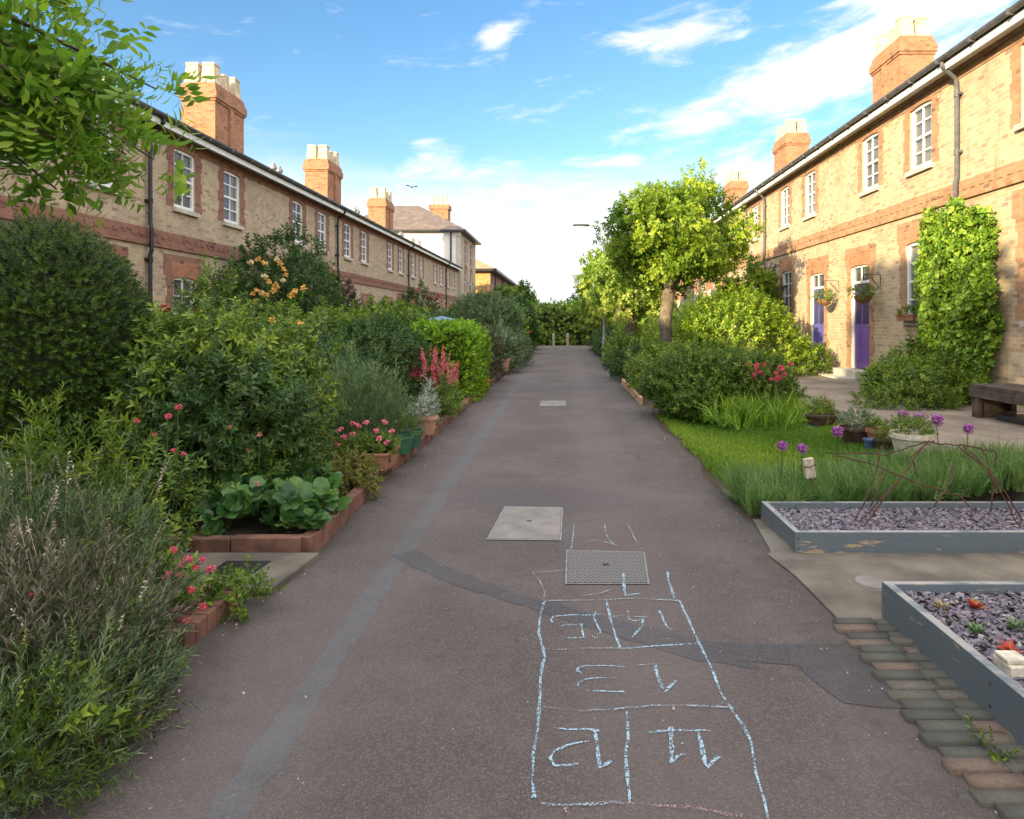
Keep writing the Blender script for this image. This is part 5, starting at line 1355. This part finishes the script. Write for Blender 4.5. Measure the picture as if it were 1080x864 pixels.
shrub('laurel_shrub', 'light green spreading shrub behind the yellow green shoots', 'shrub', -4.7, 12.6, 0, 1.2, 1.1, 1.72, 'broadfar', 1100, L_MID, up=.5, size=.9, lump=.22)
shrub('laurel_shrub', 'dark green spreading shrub below the fifth window pair', 'shrub', -4.4, 17.5, 0, 1.1, 1.5, 1.85, 'broadfar', 900, L_MID, up=.5, size=1, lump=.22)
shrub('laurel_shrub', 'mixed green shrub by the left wall right of the climbing rose', 'shrub', -6.2, 18.5, 0, 1.2, 1.4, 1.8, 'broadfar', 800, L_DARK, up=.5, size=1, lump=.22)
shrub('laurel_shrub', 'bushy shrub filling the garden behind the yew', 'shrub', -6.0, 10.5, 0, 1.3, 1.3, 1.45, 'broadfar', 800, L_DARK, up=.5, size=1, lump=.22)
# climbing rose against the wall
t = shrub('climbing_rose', 'dark climbing rose with clusters of apricot flowers on the left wall', 'climbing rose', -6.75, 15.6, 0, 1.0, 1.4, 3.15, 'broadfar', 1500, L_DARK, up=.3, size=.9, lump=.45, sharp=9, nl=14, tone=(.1, .7))
rr = random.Random(4)
for cx, cy in ((272, 273), (279, 277), (265, 277), (296, 278), (300, 284), (292, 273), (301, 290), (280, 292), (284, 297), (293, 302), (288, 306), (271, 306), (276, 309), (282, 311), (268, 318), (274, 322), (299, 296), (290, 300), (266, 310)):
    Y = 14.0 + rr.uniform(-.1, .15); X = (cx - 597) * Y / 720; Z = 1.6 + (339 - cy) * Y / 720
    flower_on(t, FL['rose_y' if rr.random() < .55 else 'rose_c'], (X + 6.75, Y - 15.6, Z), rr.uniform(1.2, 1.9))
shrub('climbing_rose', 'flowerless arching mass of the climber spreading right along the wall', 'climber', -7.1, 18.3, 1.7, .7, 1.7, 1.5, 'broadfar', 850, L_DARK, up=.2, size=.9, lump=.5, zlow=-.9, sharp=8, nl=12)
shrub('dark_climber', 'dark russet climber beside the second drainpipe of the left terrace', 'climber', -7.55, 23.0, 0, .5, .7, 3.0, 'broadfar', 500, L_RUSS, up=.3, size=.8, lump=.3)
t = shrub('rose_bush', 'tall rose bush with red flowers against the left wall midway along', 'rose', -6.9, 32.5, 0, .9, 1.8, 2.9, 'broadfar', 550, L_DARK, up=.3, size=1.1, lump=.4)
for i in range(9): flower_on(t, FL['rose_r'], (.7 + rr.uniform(-.2, .1), rr.uniform(-1.6, .8), rr.uniform(1.9, 2.9)), 2.0)
shrub('garden_bush', 'deep green bush by the third drainpipe', 'shrub', -6.3, 27.5, 0, 1.1, 2.0, 2.0, 'broadfar', 700, L_MID, up=.4, size=1.1, lump=.3)
shrub('garden_bush', 'dull bush at the far end of the left gardens', 'shrub', -5.8, 38.5, 0, 1.3, 2.5, 2.1, 'broadfar', 600, L_MID, up=.4, size=1.3, lump=.3)
shrub('garden_bush', 'dark bush behind the parasol', 'shrub', -4.5, 23.5, 0, 1.2, 1.5, 1.75, 'broadfar', 700, L_DARK, up=.4, size=1.1, lump=.3)
shrub('brown_shrub', 'brownish feathery shrub just beyond the clipped hedge', 'shrub', -2.45, 18.2, 0, .62, 1.2, 1.4, 'small', 1500, L_OLV, up=.5, size=1.6, lump=.3)
shrub('grey_shrub', 'low grey green shrub leaning over the kerb beyond the orange pot', 'shrub', -2.1, 21.5, 0, .55, 1.0, 1.2, 'small', 900, L_GREY, up=.5, size=2.0, lump=.2)
shrub('olive_tree', 'rounded silvery green olive tree above the left border', 'tree', -2.75, 24.5, 0, 1.15, 1.2, 2.3, 'narrow', 2400, L_GREY, up=.4, size=1.7, lump=.25)
shrub('conifer', 'light green upright conifer right of the olive tree', 'conifer', -2.45, 29.5, 0, .6, .8, 1.95, 'small', 1400, L_BOX, up=.9, size=2.4, lump=.12)
shrub('shrub', 'dark leafy shrub tree behind the upright conifer', 'shrub', -2.6, 34, 0, 1.0, 1.4, 2.45, 'treefar', 900, L_DARK, up=.3, size=.8, lump=.2)
valerian(-2.15, 26.2, 0, .5, 1.3, 'red flowers spilling beside the kerb far down the left border', 16, n=130, sc=2.2)
valerian(-2.15, 31.0, 0, .6, 1.3, 'farthest patch of red flowers on the left border', 14, n=130, sc=2.6)
shrub('shrub', 'last green bush of the left border before the end hedge', 'shrub', -2.6, 39, 0, .9, 1.8, 1.7, 'broadfar', 500, L_MID, up=.4, size=1.6, lump=.2)
hedge('end_hedge', 'tall dark hedge closing the far end of the path', -8, 10, 46.5, 48.5, 2.5, 'treefar', 5200, L_MID, .95, jit=.16)
# distant trees
def tree(name, label, x, y, z, fork, r, top, tr, mat, nclu=55, per=42, style='tree', size=1.0, ry=None, low=None, group=None, lean=(0, 0), seed=1, tone=(.1, .85), cat='tree'):
    t = thing(name, (x, y, z), label, cat, group)
    rr = random.Random(seed); ry = ry or r; low = low if low is not None else fork + .2
    cz = (low + top) / 2; hz = (top - low) / 2
    cen = []
    while len(cen) < nclu:
        d = Vector((rr.gauss(0, 1), rr.gauss(0, 1), rr.gauss(0, 1))).normalized() * (rr.uniform(.45, 1) ** .6) * rr.uniform(.82, 1.05)
        cen.append(Vector((d.x * r + lean[0], d.y * ry + lean[1], d.z * hz + cz)))
    b = MB(); kink = rr.uniform(-.08, .08)
    b.tube([(0, 0, -.1), (kink, 0, fork * .3), (kink * 1.6 - .04, .03, fork * .62), (0, 0, fork)], [tr * 1.25, tr * 1.02, tr * .9, tr * .95], 10)
    b.build('trunk', BARK, t, smooth=True)
    b = MB(); mains = []
    for i in range(5):
        a = i * 1.256 + rr.uniform(-.4, .4); e = Vector((math.cos(a) * r * .45 + lean[0] * .6, math.sin(a) * ry * .45 + lean[1] * .6, fork + (top - fork) * rr.uniform(.35, .6)))
        m1 = Vector((e.x * .4, e.y * .4, fork + (e.z - fork) * .45)); b.tube([(0, 0, fork - .12), m1, e], [tr * .62, tr * .42, tr * .22], 7); mains.append((m1, e))
    for c in cen:
        m1, e = min(mains, key=lambda q: (q[1] - c).length); s0 = m1.lerp(e, rr.uniform(.3, 1)); mid = s0.lerp(c, .5) + Vector((0, 0, -.08 * r))
        b.tube([s0, mid, c], [tr * .16, tr * .1, tr * .04], 4)
    b.build('limbs', BARK, t, smooth=True)
    C = np.array([tuple(c) for c in cen]); n = nclu * per
    idx = np.repeat(np.arange(nclu), per); cr = (r * .225) * np.random.default_rng(seed).uniform(.7, 1.25, nclu)[idx]
    O = unit(rng.normal(size=(n, 3))) * (rng.uniform(.3, 1, n) ** .5 * cr)[:, None]
    P = C[idx] + O * np.array([1, 1, .8]); D = unit(O) + rng.normal(size=(n, 3)) * .5 + np.array([0, 0, .1])
    tone0 = np.random.default_rng(seed + 1).uniform(*tone, nclu)[idx] + rng.normal(0, .08, n)
    V, F, T = scatter(TP[style], P, D, rng.uniform(.75, 1.25, n) * size, tone0, .2)
    link('crown', npmesh('crown', V, F, T, mat), t)
    return t
tree('street_tree', 'bushy lime tree with forked trunk, nearest of the right hand trees', 2.72, 18.0, .1, 2.35, 1.82, 5.3, .19, L_TREE, 84, 46, 'tree', .95, low=2.25, seed=5, lean=(.15, 0))
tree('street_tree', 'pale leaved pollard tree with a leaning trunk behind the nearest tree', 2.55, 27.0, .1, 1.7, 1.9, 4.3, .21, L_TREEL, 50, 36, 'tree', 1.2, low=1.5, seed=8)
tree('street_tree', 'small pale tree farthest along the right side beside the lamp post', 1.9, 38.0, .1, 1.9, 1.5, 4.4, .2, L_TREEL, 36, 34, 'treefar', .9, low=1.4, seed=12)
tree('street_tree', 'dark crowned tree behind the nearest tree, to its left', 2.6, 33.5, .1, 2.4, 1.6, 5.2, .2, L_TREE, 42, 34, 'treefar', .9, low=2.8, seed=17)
tree('garden_tree', 'young leafy tree standing close to the sunny wall', 5.6, 21.0, .25, 1.4, .95, 3.2, .07, L_TREE, 26, 34, 'tree', .8, low=1.3, seed=21)
tree('background_tree', 'leafy tree above the end hedge left of the path', -4.2, 55, 0, 2, 2.0, 4.7, .2, L_MID, 34, 36, 'treefar', 1.1, low=1, seed=31)
tree('background_tree', 'broad tree beyond the end hedge right of the path', 4.5, 55, 0, 2, 3.6, 4.4, .25, L_MID, 46, 36, 'treefar', 1.3, low=1, seed=33)
tree('background_tree', 'low tree directly beyond the end hedge', .2, 60, 0, 1.5, 2.6, 3.4, .2, L_DARK, 34, 32, 'treefar', 1.3, low=.5, seed=35)

# ------------------------------------------------------------------ plants, right side
shrub('mound_shrub', 'broad dark green mounded shrub at the right path edge', 'shrub', 2.55, 11.3, .05, 1.06, 1.2, .86, 'small', 4200, L_MID, up=.5, size=1.7, lump=.24, inner=.3, tone=(-.1, .55))
shrub('mound_shrub', 'lighter leafy shrub beyond the dark mound at the path edge', 'shrub', 2.35, 15.0, .05, .85, 1.3, .92, 'broad', 1000, L_MID, up=.6, size=1.2)
shrub('mound_shrub', 'small glossy shrub near the timber edging', 'shrub', 1.95, 19.0, .05, .6, 1.4, .72, 'broadfar', 420, L_DARK, up=.6, size=.9)
shrub('mound_shrub', 'low shrub at the foot of the lamp post', 'shrub', 2.0, 24.0, .05, .6, 1.8, .85, 'broadfar', 420, L_MID, up=.6, size=1)
shrub('mound_shrub', 'green bank beyond the lamp post on the right', 'shrub', 2.1, 33, .05, .7, 3.5, .95, 'broadfar', 500, L_DARK, up=.6, size=1.4)
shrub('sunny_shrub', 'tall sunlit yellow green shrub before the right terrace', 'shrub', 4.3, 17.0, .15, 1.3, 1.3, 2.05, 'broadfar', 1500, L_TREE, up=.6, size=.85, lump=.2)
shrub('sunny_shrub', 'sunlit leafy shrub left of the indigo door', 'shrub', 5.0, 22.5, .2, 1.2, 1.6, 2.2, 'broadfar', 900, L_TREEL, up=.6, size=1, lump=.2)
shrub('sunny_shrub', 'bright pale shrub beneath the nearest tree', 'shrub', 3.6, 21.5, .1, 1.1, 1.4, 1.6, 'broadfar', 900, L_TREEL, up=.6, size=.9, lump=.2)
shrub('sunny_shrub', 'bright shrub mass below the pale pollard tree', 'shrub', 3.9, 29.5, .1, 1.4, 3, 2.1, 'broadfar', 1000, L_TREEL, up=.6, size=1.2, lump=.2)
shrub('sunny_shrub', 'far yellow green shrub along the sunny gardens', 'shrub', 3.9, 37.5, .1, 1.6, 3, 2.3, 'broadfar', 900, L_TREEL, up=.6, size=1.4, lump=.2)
shrub('wall_climber', 'thin brownish climber on the right wall beside the far drainpipe', 'climber', 6.4, 21.9, .3, .4, .9, 3.1, 'broadfar', 420, L_OLV, up=.4, size=.75, lump=.4)
shrub('door_bush', 'small bright round bush at the foot of the indigo door', 'shrub', 6.0, 16.7, .3, .38, .4, .62, 'small', 420, L_LIME, up=.5, size=1.4)
shrub('leafy_shrub', 'large leafy green shrub sprawling below the ivy', 'shrub', 5.75, 11.2, .28, .66, .75, .55, 'broad', 950, L_MID, up=.7, size=1.2, lump=.45, rnd=.7, sharp=9)
shrub('leafy_shrub', 'taller fig like shoots at the back of the sprawling shrub', 'shrub', 6.1, 12.0, .28, .38, .4, .85, 'broadfar', 160, L_MID, up=.7, size=.8, lump=.4)
shrub('ground_plant', 'low green plant creeping onto the paving by the bench', 'plant', 5.1, 10.2, .28, .7, .35, .30, 'broad', 420, L_MID, up=.6, size=.7, stems=False)
valerian(3.05, 10.35, .15, .36, .78, 'pinkish red valerian right of the dark mound', 36, 'val', n=160, sc=1.35)
shrub('bush_right', 'green leafy clump between the dark mound and the red valerian', 'shrub', 3.4, 12.6, .15, .6, .7, .75, 'broad', 420, L_MID, up=.7)
bpy.data.objects['bush_right'].name = 'leafy_clump'
shrub('path_weed', 'tiny yellowed weed in the paver joints at the lower right', 'plant', *G(1040, 803, 0), 0, .045, .05, .06, 'small', 22, L_LIME, size=.6, stems=False)
# timber edging right
tag(MB().box((1.42, 13.2, -.02), (1.49, 17.5, .13)).build('timber_edging', TERRA2, bevel=.008), 'short pale timber edging at the right path edge beyond the dark mound', 'edging')
# ivy / creeper on the wall
t = thing('wall_creeper', (6.79, 11.62, .3), 'dense sunlit green creeper climbing the right wall beside the window', 'climber')
n = 5200
u = rng.uniform(-1, 1, n); w = rng.uniform(0, 1, n)
zt = 3.25 - .45 * np.abs(u) ** 3 - .12 * np.sin(u * 9); half = 1.04 - .10 * np.sin(w * 8)
P = np.stack([-.10 - .24 * rng.random(n) * (1 - .6 * np.abs(u) ** 4) - .08 * np.sin(u * 6 + w * 11), u * half, w * zt], 1)
D = np.tile([-1., 0, .1], (n, 1)) + rng.normal(size=(n, 3)) * .55
V, F, T = scatter(TP['ivy'], P, D, rng.uniform(.6, 1.15, n), rng.uniform(.1, .9, n), .2)
link('foliage', npmesh('foliage', V, F, T, L_IVY), t)
b = MB()
for i in range(7):
    a = -.9 + i * .3; b.tube([(-.03, a * .3, 0), (-.03, a * .7, 1.2), (-.03, a, 2.6 + .3 * math.sin(i * 2))], [.02, .014, .006], 5)
b.build('stems', TWIG, t)

# ------------------------------------------------------------------ overhanging tree at the left (its trunk stands left of the frame)
t = thing('overhanging_tree', (-4.5, -1.8, 0), 'tree reaching over the top left corner with drooping light green leaves', 'tree')
o0 = Vector((-4.5, -1.8, 0))
b = MB(); b.tube([(0, 0, -.1), (.1, .05, 1.2), (.05, .2, 2.4), (0, .3, 3.2)], [.2, .17, .15, .13], 10); b.build('trunk', BARK, t, smooth=True)
b = MB(); rr = random.Random(2); ends = []
tips = [(-2.3, 2.85, 2.70), (-2.05, 2.8, 2.9), (-1.92, 2.9, 2.68), (-2.4, 2.9, 2.45), (-2.1, 3.0, 2.45), (-1.85, 3.0, 2.48), (-2.35, 3.0, 2.25), (-2.02, 3.05, 2.25), (-2.6, 3.0, 2.6), (-2.0, 2.6, 3.0), (-2.5, 3.1, 2.42), (-1.9, 2.95, 2.32), (-1.78, 2.95, 2.3), (-1.95, 3.0, 2.6), (-2.15, 3.0, 2.65), (-1.8, 3.0, 2.62), (-2.25, 3.0, 2.5), (-2.0, 3.0, 2.4), (-1.97, 3.0, 2.2), (-2.2, 2.95, 2.17)]
hub = Vector((-3.0, 2.1, 2.9)); b.tube([(0, .3, 3.0), Vector((-3.8, .8, 3.4)) - o0, hub - o0], [.09, .06, .035], 7)
for tp_ in tips:
    e = Vector(tp_); m = hub.lerp(e, .55) + Vector((0, 0, .12)); b.tube([hub - o0, m - o0, e - o0], [.014, .009, .004], 5); ends.append((m, e))
crown_c = [Vector((rr.gauss(-4.6, .9), rr.gauss(-2.6, .9), rr.uniform(3.3, 6.7))) for _ in range(52)]
for c in crown_c: b.tube([(0, .3, 3.1), (c - o0) * .6 + Vector((0, 0, 1.0)), c - o0], [.05, .03, .01], 5)
b.build('limbs', BARK, t, smooth=True)
PP, DD, SS = [], [], []
for m, e in ends:
    for _ in range(28):
        s_ = rr.random() ** .7; p = m.lerp(e, s_) + Vector((rr.gauss(0, .09), rr.gauss(0, .10), rr.gauss(0, .075)))
        PP.append(p - o0); DD.append(((e - m).normalized() * .6 + Vector((rr.gauss(0, .7), rr.gauss(0, .7), rr.gauss(-.25, .5))))); SS.append(rr.uniform(.58, .9))
for c in crown_c:
    for _ in range(26):
        PP.append(c - o0 + Vector((rr.gauss(0, .34), rr.gauss(0, .34), rr.gauss(0, .28)))); DD.append(Vector((rr.gauss(0, 1), rr.gauss(0, 1), rr.gauss(-.2, .7)))); SS.append(1.6)
V, F, T = scatter(TP['ash'], np.array([tuple(p) for p in PP]), np.array([tuple(p) for p in DD]), np.array(SS), None, .2)
link('crown', npmesh('crown', V, F, T, L_ASH), t)
